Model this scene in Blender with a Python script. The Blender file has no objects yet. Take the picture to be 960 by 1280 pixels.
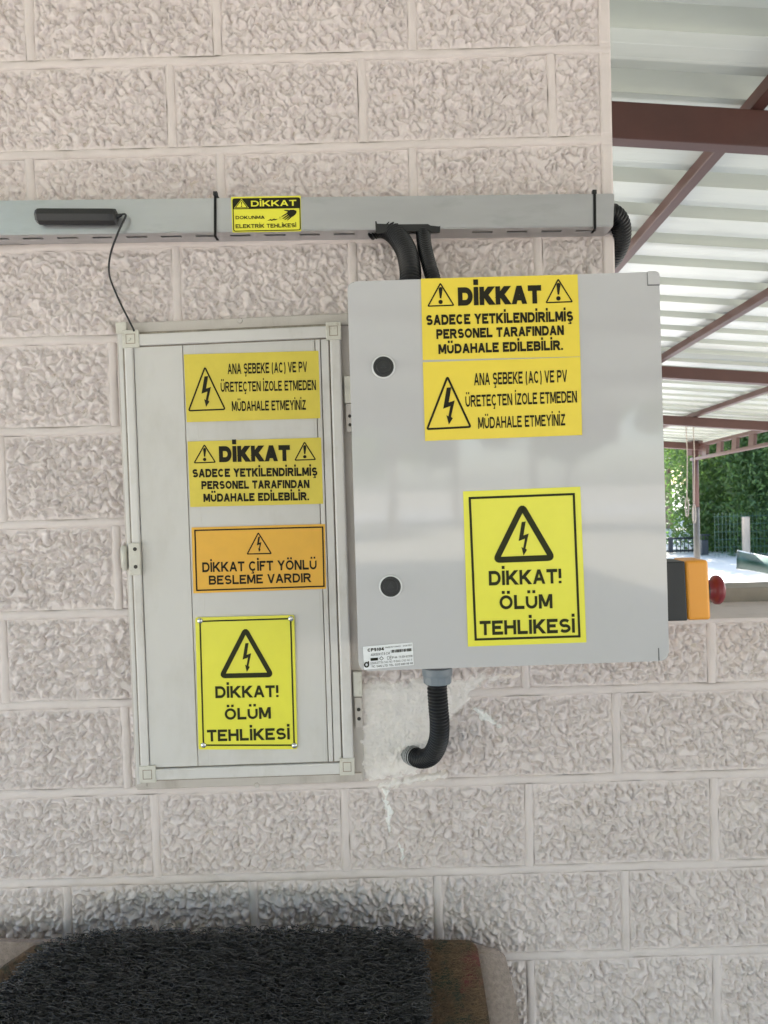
import bpy, bmesh, math, random
import numpy as np
from mathutils import Vector, Matrix
R = math.radians
rng = np.random.default_rng(7)
random.seed(7)
sc = bpy.context.scene
COL = sc.collection

# ------------------------------------------------------------------ camera, sky, sun, exposure
F = 961.0                                  # focal length in px of the 960 x 1280 photograph
CAM = Vector((0.0, -1.17, 1.50))
PITCH, ROLL = R(-1.6), R(1.62)
cam_d = bpy.data.cameras.new('camera'); cam = bpy.data.objects.new('camera', cam_d); COL.objects.link(cam)
cam_d.sensor_fit = 'VERTICAL'; cam_d.sensor_height = 24.0; cam_d.lens = 24.0 * F / 1280.0
cam_d.clip_start = 0.02; cam_d.clip_end = 2000
cam_d.dof.use_dof = True; cam_d.dof.focus_distance = 1.08; cam_d.dof.aperture_fstop = 10.0
MW = Matrix.Translation(CAM) @ Matrix.Rotation(R(90) + PITCH, 4, 'X') @ Matrix.Rotation(-ROLL, 4, 'Z')
cam.matrix_world = MW
sc.camera = cam
MR = MW.to_3x3()

SUN_EL, SUN_AZ = 52.0, 18.0                # azimuth from +y (behind the wall) towards +x
world = bpy.data.worlds.new('World'); sc.world = world; world.use_nodes = True
wn = world.node_tree.nodes; wl = world.node_tree.links
sky = wn.new('ShaderNodeTexSky'); sky.sky_type = 'NISHITA'; sky.sun_disc = False
sky.sun_elevation = R(SUN_EL); sky.sun_rotation = R(SUN_AZ); sky.air_density = 1.0; sky.dust_density = 1.5
wl.new(sky.outputs[0], wn['Background'].inputs[0]); wn['Background'].inputs[1].default_value = 0.15
sun_d = bpy.data.lights.new('sun', 'SUN'); sun_d.energy = 4.6; sun_d.angle = R(0.6); sun_d.color = (1.0, 0.95, 0.88)
sun = bpy.data.objects.new('sun', sun_d); COL.objects.link(sun)
sdir = Vector((math.sin(R(SUN_AZ)) * math.cos(R(SUN_EL)), math.cos(R(SUN_AZ)) * math.cos(R(SUN_EL)), math.sin(R(SUN_EL))))
sun.rotation_euler = sdir.to_track_quat('Z', 'Y').to_euler(); sun.location = (6, 6, 12)
sc.view_settings.view_transform = 'Standard'; sc.view_settings.look = 'None'
sc.view_settings.gamma = 1.0; sc.view_settings.exposure = 2.4
sc.cycles.use_denoising = True
sc.cycles.max_bounces = 10; sc.cycles.diffuse_bounces = 6; sc.cycles.glossy_bounces = 4
sc.cycles.sample_clamp_indirect = 8.0
sc.cycles.caustics_reflective = False; sc.cycles.caustics_refractive = False

# ------------------------------------------------------------------ pixel -> place helpers
def ray(px, py):
    return (MR @ Vector(((px - 480.0) / F, (640.0 - py) / F, -1.0))).normalized()
def at(px, py, y):                          # point of the sight line on the plane y = const
    d = ray(px, py); t = (y - CAM.y) / d.y
    return CAM + d * t
def at_z(px, py, z):
    d = ray(px, py); t = (z - CAM.z) / d.z
    return CAM + d * t
def at_plane(px, py, p0, n):
    d = ray(px, py); t = (p0 - CAM).dot(n) / d.dot(n)
    return CAM + d * t

# ------------------------------------------------------------------ object helpers
def tag(o, label=None, cat=None, group=None, kind=None):
    for k, v in (('label', label), ('category', cat), ('group', group), ('kind', kind)):
        if v: o[k] = v
    return o
def empty(name, loc, label=None, cat=None, group=None):
    o = bpy.data.objects.new(name, None); COL.objects.link(o); o.location = loc
    o.empty_display_size = 0.05
    return tag(o, label, cat, group)
def link(name, me, mat, parent=None, smooth=False, loc=None):
    o = bpy.data.objects.new(name, me); COL.objects.link(o)
    if mat is not None and not me.materials: me.materials.append(mat)
    if smooth:
        me.polygons.foreach_set('use_smooth', [True] * len(me.polygons))
    if parent is not None:
        o.parent = parent
        q = parent; off = Vector((0, 0, 0))
        while q is not None: off += q.location; q = q.parent
        o.location = (Vector(loc) if loc else Vector((0, 0, 0))) - off
    elif loc: o.location = loc
    return o
def mesh_py(name, vs, fs):
    me = bpy.data.meshes.new(name); me.from_pydata([tuple(v) for v in vs], [], fs); me.update(); return me
def mesh_np(name, V, Fq):
    """V (n,3), Fq (m,k) all faces of k corners."""
    me = bpy.data.meshes.new(name)
    V = np.asarray(V, np.float32); Fq = np.asarray(Fq, np.int32)
    k = Fq.shape[1]
    me.vertices.add(len(V)); me.vertices.foreach_set('co', V.ravel())
    me.loops.add(Fq.size); me.loops.foreach_set('vertex_index', Fq.ravel())
    me.polygons.add(len(Fq)); me.polygons.foreach_set('loop_start', np.arange(0, Fq.size, k, dtype=np.int32))
    me.update(calc_edges=True); me.validate()
    return me
def from_bm(name, bm, mat, parent=None, smooth=False):
    me = bpy.data.meshes.new(name); bmesh.ops.recalc_face_normals(bm, faces=bm.faces); bm.to_mesh(me); bm.free()
    return link(name, me, mat, parent, smooth)
def bm_bevel(bm, w, seg=2, edges=None):
    bmesh.ops.bevel(bm, geom=list(edges or bm.edges), offset=w, segments=seg, affect='EDGES', profile=0.5)
def bx(x0, x1, y0, y1, z0, z1, bev=0, seg=2, bm=None):
    own = bm is None
    if own: bm = bmesh.new()
    r = bmesh.ops.create_cube(bm, size=1.0)
    vs = r['verts']
    for v in vs:
        v.co = Vector((x0 + (v.co.x + .5) * (x1 - x0), y0 + (v.co.y + .5) * (y1 - y0), z0 + (v.co.z + .5) * (z1 - z0)))
    if bev:
        es = list({e for v in vs for e in v.link_edges})
        bmesh.ops.bevel(bm, geom=es, offset=bev, segments=seg, affect='EDGES', profile=0.5)
    return bm
def slab(name, pts, yf, th, mat, parent, bev=0.0, seg=2, smooth=False):
    """polygon given in photo pixels, put on the plane y=yf, with real thickness th going back"""
    bm = bmesh.new()
    f = [bm.verts.new(at(p[0], p[1], yf)) for p in pts]
    b = [bm.verts.new(v.co + Vector((0, th, 0))) for v in f]
    n = len(pts)
    ff = bm.faces.new(f); bm.faces.new(b[::-1])
    for i in range(n): bm.faces.new((f[i], b[i], b[(i + 1) % n], f[(i + 1) % n]))
    if bev: bm_bevel(bm, bev, seg, [e for e in ff.edges])
    return from_bm(name, bm, mat, parent, smooth)
def slab3(name, P, vec, mat, parent, bev=0.0):
    """polygon of 3-D points swept by vec"""
    bm = bmesh.new(); vec = Vector(vec)
    f = [bm.verts.new(p) for p in P]; b = [bm.verts.new(v.co + vec) for v in f]; n = len(P)
    bm.faces.new(f); bm.faces.new(b[::-1])
    for i in range(n): bm.faces.new((f[i], b[i], b[(i + 1) % n], f[(i + 1) % n]))
    if bev: bm_bevel(bm, bev, 2)
    return from_bm(name, bm, mat, parent)
def sweep(path, rad, sides=16, cap=True):
    """tube mesh data along a dense path, rad: float or list"""
    P = [Vector(p) for p in path]; n = len(P)
    if not hasattr(rad, '__len__'): rad = [rad] * n
    T = [(P[min(i + 1, n - 1)] - P[max(i - 1, 0)]).normalized() for i in range(n)]
    up = Vector((0, 0, 1)) if abs(T[0].z) < .9 else Vector((1, 0, 0))
    N = (up - T[0] * up.dot(T[0])).normalized()
    V = []; Fc = []
    for i in range(n):
        N = (N - T[i] * N.dot(T[i])).normalized(); B = T[i].cross(N)
        for s in range(sides):
            a = 2 * math.pi * s / sides
            V.append(P[i] + (N * math.cos(a) + B * math.sin(a)) * rad[i])
    for i in range(n - 1):
        for s in range(sides):
            a = i * sides + s; b = i * sides + (s + 1) % sides
            Fc.append((a, b, b + sides, a + sides))
    if cap:
        Fc.append(tuple(range(sides))[::-1]); Fc.append(tuple((n - 1) * sides + s for s in range(sides)))
    return V, Fc
def tube(name, path, rad, mat, parent=None, sides=12, smooth=True):
    V, Fc = sweep(path, rad, sides); return link(name, mesh_py(name, V, Fc), mat, parent, smooth)
def spline(pts, n):
    """Catmull-Rom through pts, n samples evenly spread by length"""
    P = [Vector(p) for p in pts]; P = [P[0] * 2 - P[1]] + P + [P[-1] * 2 - P[-2]]
    out = []
    for i in range(1, len(P) - 2):
        for k in range(40):
            t = k / 40
            out.append(0.5 * ((2 * P[i]) + (P[i + 1] - P[i - 1]) * t + (2 * P[i - 1] - 5 * P[i] + 4 * P[i + 1] - P[i + 2]) * t * t
                              + (3 * P[i] - P[i - 1] - 3 * P[i + 1] + P[i + 2]) * t ** 3))
    out.append(P[-2])
    L = [0.0]
    for a, b in zip(out, out[1:]): L.append(L[-1] + (b - a).length)
    res = []; j = 0
    for k in range(n):
        s = L[-1] * k / (n - 1)
        while j < len(L) - 2 and L[j + 1] < s: j += 1
        d = L[j + 1] - L[j]; t = 0 if d < 1e-9 else (s - L[j]) / d
        res.append(out[j].lerp(out[j + 1], min(max(t, 0), 1)))
    return res, L[-1]
def corrugated(name, pts, r, mat, parent=None, pitch=0.0046):
    _, L = spline(pts, 8); nr = int(L / pitch); n = nr * 6 + 1
    P, _ = spline(pts, n)
    prof = [0.84, 0.86, 1.0, 1.02, 1.0, 0.86]
    return tube(name, P, [r * prof[i % 6] for i in range(n)], mat, parent, 20)
def cyl(name, c, axis, r, h, mat, parent=None, n=20, r2=None, bev=0, smooth=False):
    axis = Vector(axis).normalized()
    bm = bmesh.new(); bmesh.ops.create_cone(bm, cap_ends=True, segments=n, radius1=r, radius2=r if r2 is None else r2, depth=h)
    if bev: bm_bevel(bm, bev, 2, [e for e in bm.edges if len({round(v.co.z, 5) for v in e.verts}) == 1])
    bm.transform(Matrix.Translation(Vector(c)) @ axis.to_track_quat('Z', 'Y').to_matrix().to_4x4())
    o = from_bm(name, bm, mat, parent)
    if smooth:
        o.data.polygons.foreach_set('use_smooth', [len(p.vertices) == 4 for p in o.data.polygons])
    return o

# ------------------------------------------------------------------ materials
def M(name, col, rough=0.6, metal=0.0, var=0.0, vscale=8.0, bump=0.0, bscale=60.0, col2=None, spec=None, coords='Object', detail=5.0, bdist=0.002, coat=0.0, stretch=None):
    m = bpy.data.materials.new(name); m.use_nodes = True; nt = m.node_tree; N = nt.nodes; L = nt.links
    p = N['Principled BSDF']; p.inputs['Base Color'].default_value = (*col, 1); p.inputs['Roughness'].default_value = rough
    p.inputs['Metallic'].default_value = metal
    if spec is not None: p.inputs['Specular IOR Level'].default_value = spec
    if coat: p.inputs['Coat Weight'].default_value = coat; p.inputs['Coat Roughness'].default_value = 0.05
    tc = N.new('ShaderNodeTexCoord'); src = tc.outputs[coords]
    if stretch:
        mp = N.new('ShaderNodeMapping'); mp.inputs['Scale'].default_value = stretch; L.new(src, mp.inputs[0]); src = mp.outputs[0]
    if var or col2:
        nz = N.new('ShaderNodeTexNoise'); nz.inputs['Scale'].default_value = vscale; nz.inputs['Detail'].default_value = detail; nz.inputs['Roughness'].default_value = 0.62
        L.new(src, nz.inputs['Vector'])
        cr = N.new('ShaderNodeValToRGB'); cr.color_ramp.elements[0].position = 0.32; cr.color_ramp.elements[1].position = 0.68
        a = col2 if col2 else tuple(c * (1 - var) for c in col)
        b = col if col2 else tuple(min(1, c * (1 + var)) for c in col)
        cr.color_ramp.elements[0].color = (*a, 1); cr.color_ramp.elements[1].color = (*b, 1)
        L.new(nz.outputs[0], cr.inputs[0]); L.new(cr.outputs[0], p.inputs['Base Color'])
    if bump:
        nb = N.new('ShaderNodeTexNoise'); nb.inputs['Scale'].default_value = bscale; nb.inputs['Detail'].default_value = 6
        L.new(src, nb.inputs['Vector'])
        bp = N.new('ShaderNodeBump'); bp.inputs['Strength'].default_value = bump; bp.inputs['Distance'].default_value = bdist
        L.new(nb.outputs[0], bp.inputs['Height']); L.new(bp.outputs[0], p.inputs['Normal'])
    return m
def layer(m, col, scale, lo, hi, amt=1.0, stretch=None, seed=0.0):
    """adds a second noise-masked colour (stains, dirt) over a material's base colour"""
    nt = m.node_tree; N = nt.nodes; L = nt.links; p = N['Principled BSDF']; inp = p.inputs['Base Color']
    tc = N.new('ShaderNodeTexCoord'); mp = N.new('ShaderNodeMapping'); mp.inputs['Location'].default_value = (seed, seed * 1.7, -seed)
    if stretch: mp.inputs['Scale'].default_value = stretch
    nz = N.new('ShaderNodeTexNoise'); nz.inputs['Scale'].default_value = scale; nz.inputs['Detail'].default_value = 8; nz.inputs['Roughness'].default_value = .65
    L.new(tc.outputs['Object'], mp.inputs[0]); L.new(mp.outputs[0], nz.inputs['Vector'])
    mr = N.new('ShaderNodeMapRange'); mr.inputs['From Min'].default_value = lo; mr.inputs['From Max'].default_value = hi
    mr.inputs['To Max'].default_value = amt; L.new(nz.outputs[0], mr.inputs[0])
    mx = N.new('ShaderNodeMixRGB'); mx.inputs['Color2'].default_value = (*col, 1)
    if inp.is_linked: L.new(inp.links[0].from_socket, mx.inputs['Color1'])
    else: mx.inputs['Color1'].default_value = inp.default_value
    L.new(mr.outputs[0], mx.inputs['Fac']); L.new(mx.outputs[0], inp)
    return m

m_wall = M('wall_plaster', (.65, .578, .560), .62, var=.06, vscale=5, bump=.35, bscale=900, bdist=.0006)
layer(m_wall, (.47, .415, .375), 9, .56, .80, .4)
layer(m_wall, (.12, .10, .08), 30, .76, .80, .6, seed=3)
m_joint = M('joint_plaster', (.625, .555, .533), .6, var=.05, vscale=14, bump=.5, bscale=420, bdist=.0008)
layer(m_joint, (.36, .31, .27), 16, .58, .78, .5, seed=5)
m_patch = M('repair_plaster', (.76, .71, .68), .8, var=.06, vscale=22, bump=.8, bscale=500, bdist=.0012)
layer(m_patch, (.72, .58, .48), 9, .5, .7, .6, seed=2)
m_drip = M('white_drip', (.78, .77, .75), .7, bump=.4, bscale=300)
m_core = M('wall_core', (.52, .46, .41), .8, var=.08, vscale=10, bump=.4, bscale=200)
m_frame = M('painted_frame', (.50, .455, .42), .5, var=.05, vscale=12, bump=.2, bscale=300)
layer(m_frame, (.28, .23, .19), 18, .52, .75, .6, stretch=(1, 1, .3), seed=1)
m_alu = M('white_aluminium', (.60, .575, .555), .32, metal=0.0, var=.03, vscale=9, bump=.06, bscale=500, stretch=(1, 1, .15))
layer(m_alu, (.36, .32, .26), 14, .52, .78, .65, stretch=(1, 1, .5), seed=4)
m_door = M('white_door_sheet', (.575, .553, .53), .38, var=.03, vscale=6, bump=.10, bscale=700, bdist=.0004)
layer(m_door, (.42, .39, .34), 11, .52, .80, .55, stretch=(1, 1, .45), seed=8)
m_cream = M('cream_plastic', (.57, .545, .485), .45, var=.08, vscale=40, bump=.2, bscale=300)
layer(m_cream, (.34, .28, .2), 60, .56, .7, .6)
m_gap = M('dirty_gap', (.27, .235, .19), .8, var=.3, vscale=60)
m_grime = M('grime_line', (.30, .25, .20), .8, var=.2, vscale=40)
m_box = M('grey_enclosure_plastic', (.485, .475, .482), .05, var=.012, vscale=4, bump=.02, bscale=14, bdist=.0008, spec=.5)
layer(m_box, (.44, .44, .435), 7, .5, .8, .4, seed=3)
m_seam = M('seam_dark', (.09, .09, .09), .6)
m_black = M('black_plastic', (.012, .012, .013), .42, bump=.15, bscale=500)
m_black2 = M('black_conduit', (.006, .006, .007), .42, spec=.35, var=.15, vscale=60)
m_fade = M('faded_conduit', (.30, .30, .29), .6, var=.3, vscale=60)
m_gland = M('grey_gland', (.17, .20, .23), .4, bump=.1)
m_ring = M('lock_ring', (.6, .6, .6), .25)
m_zinc = M('galvanised_steel', (.56, .56, .575), .34, metal=.85, var=.12, vscale=7, bump=.06, bscale=300, stretch=(.25, 1, 1))
layer(m_zinc, (.34, .36, .36), 30, .56, .72, .4, stretch=(.3, 1, 1), seed=2)
m_rivet = M('rivet_metal', (.6, .6, .6), .25, metal=1.0)
m_screw = M('dark_screw', (.05, .045, .04), .5, metal=.5)
m_yel = M('sign_yellow', (.78, .60, .055), .38, var=.025, vscale=30)
m_yeld = M('sign_yellow_faded', (.66, .53, .06), .42, var=.05, vscale=30, bump=.05, bscale=200)
m_ygr = M('sign_lemon', (.74, .70, .055), .30, var=.02, vscale=30)
m_org = M('sign_amber', (.74, .39, .03), .34, var=.035, vscale=30)
m_ink = M('sign_ink', (.016, .014, .006), .6, spec=.2)
m_ink2 = M('sign_ink_olive', (.026, .028, .008), .6, spec=.2)
m_lab = M('label_white', (.74, .75, .77), .3)
m_orange = M('orange_plastic', (.80, .33, .035), .38, bump=.05, bscale=300)
m_dark = M('charcoal_plastic', (.020, .021, .023), .5, bump=.08, bscale=400)
m_red = M('red_plastic', (.19, .018, .024), .4)
m_brown = M('brown_steel', (.072, .028, .022), .5, var=.12, vscale=5, bump=.1, bscale=90)
layer(m_brown, (.13, .075, .058), 3, .55, .8, .4, seed=1)
m_sheet = M('pale_roof_sheet', (.42, .445, .39), .26, var=.04, vscale=2.5, bump=.05, bscale=8, stretch=(.3, 1.0, 1.0))
layer(m_sheet, (.31, .325, .27), 3.5, .52, .75, .5, stretch=(.25, 1, 1), seed=6)
_p = m_sheet.node_tree.nodes['Principled BSDF']
_tr = m_sheet.node_tree.nodes.new('ShaderNodeBsdfTranslucent'); _tr.inputs[0].default_value = (.88, .89, .86, 1)
_mx = m_sheet.node_tree.nodes.new('ShaderNodeMixShader'); _mx.inputs[0].default_value = .022
m_sheet.node_tree.links.new(_p.outputs[0], _mx.inputs[1]); m_sheet.node_tree.links.new(_tr.outputs[0], _mx.inputs[2])
m_sheet.node_tree.links.new(_mx.outputs[0], m_sheet.node_tree.nodes['Material Output'].inputs['Surface'])
m_stone = M('sill_stone', (.30, .26, .22), .6, var=.12, vscale=20, bump=.3, bscale=200)
layer(m_stone, (.25, .20, .16), 12, .55, .7, .6, stretch=(.4, 1, 1))
m_conc = M('patio_concrete', (.46, .45, .445), .8, var=.1, vscale=1.5, bump=.3, bscale=60)
m_ground = M('pale_ground', (.50, .46, .38), .9, var=.12, vscale=.5, bump=.5, bscale=20)
m_road = M('pale_road', (.55, .54, .51), .85, var=.06, vscale=.8, bump=.3, bscale=50)
m_wood = M('weathered_wood', (.42, .33, .25), .7, var=.2, vscale=12, stretch=(1, 1, .15))
m_wire = M('green_wire', (.06, .12, .09), .5)
m_rail = M('dark_railing', (.03, .035, .04), .5)
m_tarp = M('green_fabric', (.012, .05, .036), .7, var=.15, vscale=6, bump=.3, bscale=8, bdist=.03)
m_piping = M('white_piping', (.75, .76, .74), .6)
m_rope = M('pale_rope', (.42, .36, .31), .8)
m_post2 = M('grey_post', (.10, .09, .075), .55, var=.1, vscale=9)
m_bark = M('bark', (.17, .13, .10), .9, var=.3, vscale=14, bump=.7, bscale=40)
def leafmat(name, c, tr):
    m = M(name, c, .55, var=.35, vscale=1.6)
    nt = m.node_tree; p = nt.nodes['Principled BSDF']; t = nt.nodes.new('ShaderNodeBsdfTranslucent'); t.inputs[0].default_value = (*tr, 1)
    x = nt.nodes.new('ShaderNodeMixShader'); x.inputs[0].default_value = .45
    nt.links.new(p.outputs[0], x.inputs[1]); nt.links.new(t.outputs[0], x.inputs[2]); nt.links.new(x.outputs[0], nt.nodes['Material Output'].inputs['Surface'])
    return m
m_leaf_d = leafmat('leaf_dark', (.045, .09, .032), (.17, .30, .07))
m_leaf_l = leafmat('leaf_light', (.10, .17, .04), (.45, .62, .12))
m_coil = M('black_vinyl', (.034, .032, .031), .25, var=.3, vscale=30)
m_coilb = M('black_mat_base', (.003, .003, .0035), .8, bump=1, bscale=250, bdist=.004)
m_coir = M('brown_coir', (.085, .052, .030), .95, var=.35, vscale=90, bump=1, bscale=350, bdist=.003)
layer(m_coir, (.022, .035, .024), 16, .52, .58, .9, seed=2)
layer(m_coir, (.13, .028, .03), 14, .56, .62, .8, seed=9)
m_coirf = M('coir_fibre', (.17, .11, .06), .8, var=.5, vscale=20)
m_felt = M('beige_felt', (.28, .225, .195), .95, var=.2, vscale=150, bump=1, bscale=450, bdist=.002)

# ------------------------------------------------------------------ numpy gradient noise
_perm = np.tile(rng.permutation(512), 3)
_ang = rng.random(512) * 2 * np.pi
def perlin(x, y):
    xi = np.floor(x).astype(int); yi = np.floor(y).astype(int); xf = x - xi; yf = y - yi
    u = xf ** 3 * (xf * (xf * 6 - 15) + 10); v = yf ** 3 * (yf * (yf * 6 - 15) + 10)
    def g(i, j, dx, dy):
        a = _ang[_perm[_perm[i % 512] + (j % 512)] % 512]
        return np.cos(a) * dx + np.sin(a) * dy
    n00 = g(xi, yi, xf, yf); n10 = g(xi + 1, yi, xf - 1, yf); n01 = g(xi, yi + 1, xf, yf - 1); n11 = g(xi + 1, yi + 1, xf - 1, yf - 1)
    a = n00 + u * (n10 - n00); b = n01 + u * (n11 - n01)
    return (a + v * (b - a)) * 1.5
def _lumps(x, z):
    wx = x + .0042 * perlin(x / .013 + 7, z / .013) + .0016 * perlin(x / .005, z / .005 + 31)
    wz = z + .0042 * perlin(x / .013, z / .013 + 13) + .0016 * perlin(x / .005 + 53, z / .005)
    a = np.clip(perlin(wx / .0145 + 3, wz / .0175) * 1.6 + .75, 0, 1); a = a * a * (3 - 2 * a)
    b = np.minimum(np.abs(perlin(wx / .0175 + 90, wz / .0215 + 40)) * 2.5, 1); b = np.sqrt(b * (2 - b))
    b2 = np.minimum(np.abs(perlin(wx / .0150 + 20, wz / .0180 + 70)) * 3.0, 1); b2 = np.sqrt(b2 * (2 - b2))
    c = perlin(wx / .0070 + 11, wz / .0080 + 5)
    return (a * .40 + .60) * (b * b2 * .85 + .15) + c * .10
def relief(x, z):
    """pressed-plaster lumps, rounded with one steep creased side; 0..1"""
    h = _lumps(x, z)
    h = _lumps(x - .0036 * h, z + .0034 * h)
    return np.clip(h, 0, 1.3)

# ================================================================== THE SETTING
# ground, patio floor, road
link('ground', mesh_py('ground', [(-600, -600, -.02), (600, -600, -.02), (600, 600, -.02), (-600, 600, -.02)], [(0, 1, 2, 3)]), m_ground)['kind'] = 'structure'
RX0, RX1, RY0, RY1 = -2.6, 5.1, -10.5, 13.3           # patio under the canopy
link('patio_floor', mesh_py('patio_floor', [(RX0, RY0, 0), (RX1 + .6, RY0, 0), (RX1 + .6, RY1 + .4, 0), (RX0, RY1 + .4, 0)], [(0, 1, 2, 3)]), m_conc)['kind'] = 'structure'
link('road', mesh_py('road', [(-90, -50, -.012), (90, -56, -.012), (90, -40, -.012), (-90, -34, -.012)], [(0, 1, 2, 3)]), m_road)['kind'] = 'structure'
link('parking_area', mesh_py('parking_area', [(4, 16, -.012), (60, 15, -.012), (70, 70, -.012), (-5, 70, -.012)], [(0, 1, 2, 3)]), m_road)['kind'] = 'structure'

# ------------------------------------------------------------------ the block wall
jl = [83, 196, 311, 428, 541, 657, 770, 883, 993, 1105]
zs = []
for k, y in enumerate(jl):
    zs.append((at(0, y, 0).z + at(760, y - .0282 * 760, 0).z) / 2)
zs = [zs[0] + (zs[0] - zs[1])] + zs + [zs[-1] - .136, zs[-1] - .272, zs[-1] - .408]   # more rows outside the frame
zs = [zs[0] + .138] + zs
rows = [  # joint x (px, at the row's middle) ; top row first, index 0 lies above the frame
    (-60, [100, 345, 590]), (28, [37, 271, 515]), (136, [-22, 214, 453, 690]), (250, [-195, 39, 277, 517]),
    (365, [-8, 221, 442, 674]), (483, [142, 330, 560]), (598, [2, 237, 470, 700]), (712, [147, 320, 560]),
    (826, [5, 240, 425, 656, 889, 1120]), (938, [-75, 158, 540, 771, 1003]), (1048, [-40, 195, 432, 662, 893, 1125]),
    (1150, [-150, 85, 318, 548, 782, 1015]), (1250, [-35, 200, 436, 664, 896, 1130]), (1360, [-150, 85, 320, 550, 784, 1018])]
X_PIL = at(764.5, 170, 0).x                            # the pillar's right edge
z_par = at(900, 774, 0).z                              # top of the low wall
X_L, X_R = at(0, 640, 0).x - .35, 3.2
JW = .0068                                             # half width of a joint
wall = empty('block_wall', (0, 0, 0), 'pinkish beige wall of pressed plaster blocks with smooth raised joints, carrying both cabinets', 'wall')
bm = bmesh.new()
bx(-1.4, X_PIL - .003, .0026, .24, 0, 2.62, bm=bm)
link('wall_core', bpy.data.meshes.new('wall_core'), m_core, wall); bm.to_mesh(bpy.data.meshes['wall_core']); bm.free()
from_bm('parapet_core', bx(X_PIL - .003, X_R, .0026, .17, 0, z_par, .004), m_core, wall)

def block(x0, x1, z0, z1, step=.0017):
    nx = max(4, int((x1 - x0) / step)); nz = max(4, int((z1 - z0) / step))
    X, Z = np.meshgrid(np.linspace(x0, x1, nx + 1), np.linspace(z0, z1, nz + 1))
    e = np.minimum(np.minimum(X - x0, x1 - X), np.minimum(Z - z0, z1 - Z))
    e = e + .0018 * perlin(X / .008, Z / .008)
    k = np.clip(e / .0065, 0, 1); k = k * k * (3 - 2 * k)
    Y = -(.0006 - .0056 * k + .0112 * relief(X, Z) * k)
    V = np.stack([X, Y, Z], -1).reshape(-1, 3)
    i = np.arange(nx * nz); r = i // nx; c = i % nx; a = r * (nx + 1) + c
    Fq = np.stack([a, a + 1, a + nx + 2, a + nx + 1], -1)
    me = mesh_np('block', V, Fq)
    return link('block', me, m_wall, wall, True)
def joint(x0, x1, z0, z1, horiz):
    """a convex smoothed joint strip"""
    L = (x1 - x0) if horiz else (z1 - z0)
    n = max(6, int(L / .006)); prof = [(-1.12, -.0025), (-1.0, .0008), (-.74, .0030), (-.25, .0036), (.3, .0034), (.76, .0026), (1.0, .0006), (1.12, -.0025)]
    s = np.linspace(0, L, n + 1); V = []
    cx = (x0 + x1) / 2; cz = (z0 + z1) / 2; hw = (z1 - z0) / 2 if horiz else (x1 - x0) / 2
    for q, (u, h) in enumerate(prof):
        if horiz:
            X = x0 + s; wob = 1 + .22 * perlin(X / .03, np.full_like(X, cz * 50 + (q > 3) * 9))
            Zc = cz + .0012 * perlin(X / .09, np.full_like(X, cz * 31)); Z = Zc + u * hw * wob
        else:
            Z = z0 + s; wob = 1 + .22 * perlin(Z / .03, np.full_like(Z, cx * 50 + (q > 3) * 9))
            Xc = cx + .0012 * perlin(Z / .07, np.full_like(Z, cx * 31)); X = Xc + u * hw * wob
        hh = h + .0008 * perlin(X / .014, Z / .014) + .0004 * perlin(X / .006, Z / .006)
        V.append(np.stack([X, -hh, Z], -1))
    V = np.stack(V, 1).reshape(-1, 3); k = len(prof)
    Fq = [(i * k + j, i * k + j + 1, (i + 1) * k + j + 1, (i + 1) * k + j) for i in range(n) for j in range(k - 1)]
    return link('mortar_joint', mesh_np('mortar_joint', V, Fq), m_joint, wall, True)
cab_l, cab_r = at(170, 700, 0).x, at(436, 700, 0).x
cab_t, cab_b = at(300, 412, 0).z, at(300, 966, 0).z
box_l, box_r = at(452, 600, -.0).x, at(755, 600, 0).x
for i in range(len(zs) - 1):
    zt, zb = zs[i], zs[i + 1]
    ym, js = rows[i]
    xj = [at(j, ym - .0282 * 0, 0).x for j in js]
    low = i >= 8                                    # these rows run on to the right below the opening
    xe = X_R if low else X_PIL
    top = min(zt - JW, z_par - .004) if i == 8 else zt - JW
    border = .017
    if not low: xj = [x for x in xj if x < xe - .03]
    else:
        while xj[-1] < xe - .35: xj.append(xj[-1] + .286)
    edges = [X_L] + [x for x in xj if x > X_L + .02]
    for a, b in zip(edges, edges[1:] + [xe - (border if not low else 0)]):
        a0 = a + (JW if a != X_L else 0); b0 = b - (JW if (b in xj) else 0)
        if a0 > cab_l and b0 < cab_r and top < cab_t and zb > cab_b: continue      # wholly behind the cabinet
        if i == 8 and b > X_PIL and a < X_PIL:                                      # cut row beside the pillar
            block(a0, b0, zb + JW, top); continue
        block(a0, b0, zb + JW, top if (i == 8 and b > X_PIL) else zt - JW, .0017 if a0 < .60 else .006)
    for x in xj:
        if x < X_L: continue
        if x > cab_l + .03 and x < cab_r - .02 and cab_b < zb and zt < cab_t: continue
        joint(x - JW, x + JW, zb + JW * .8, (top if (i == 8 and x > X_PIL) else zt - JW * .8), False)
    joint(X_L, (X_R if i >= 8 else X_PIL - .001), zb - JW, zb + JW, True)
    if not low:                                      # smooth border along the pillar's corner
        bm = bx(xe - border, xe, -.0040, .02, zb + JW, zt - JW, .003)
        from_bm('corner_border', bm, m_joint, wall)
bm = bx(X_PIL - border, X_PIL + .0005, -.0032, .02, z_par, zs[0], .002); from_bm('corner_bead', bm, m_joint, wall)
# the smooth painted band that closes the top of the low wall
from_bm('parapet_cap', bx(X_PIL + .0, X_R, -.0035, .172, z_par - .006, z_par + .002, .0025), m_joint, wall)

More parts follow.
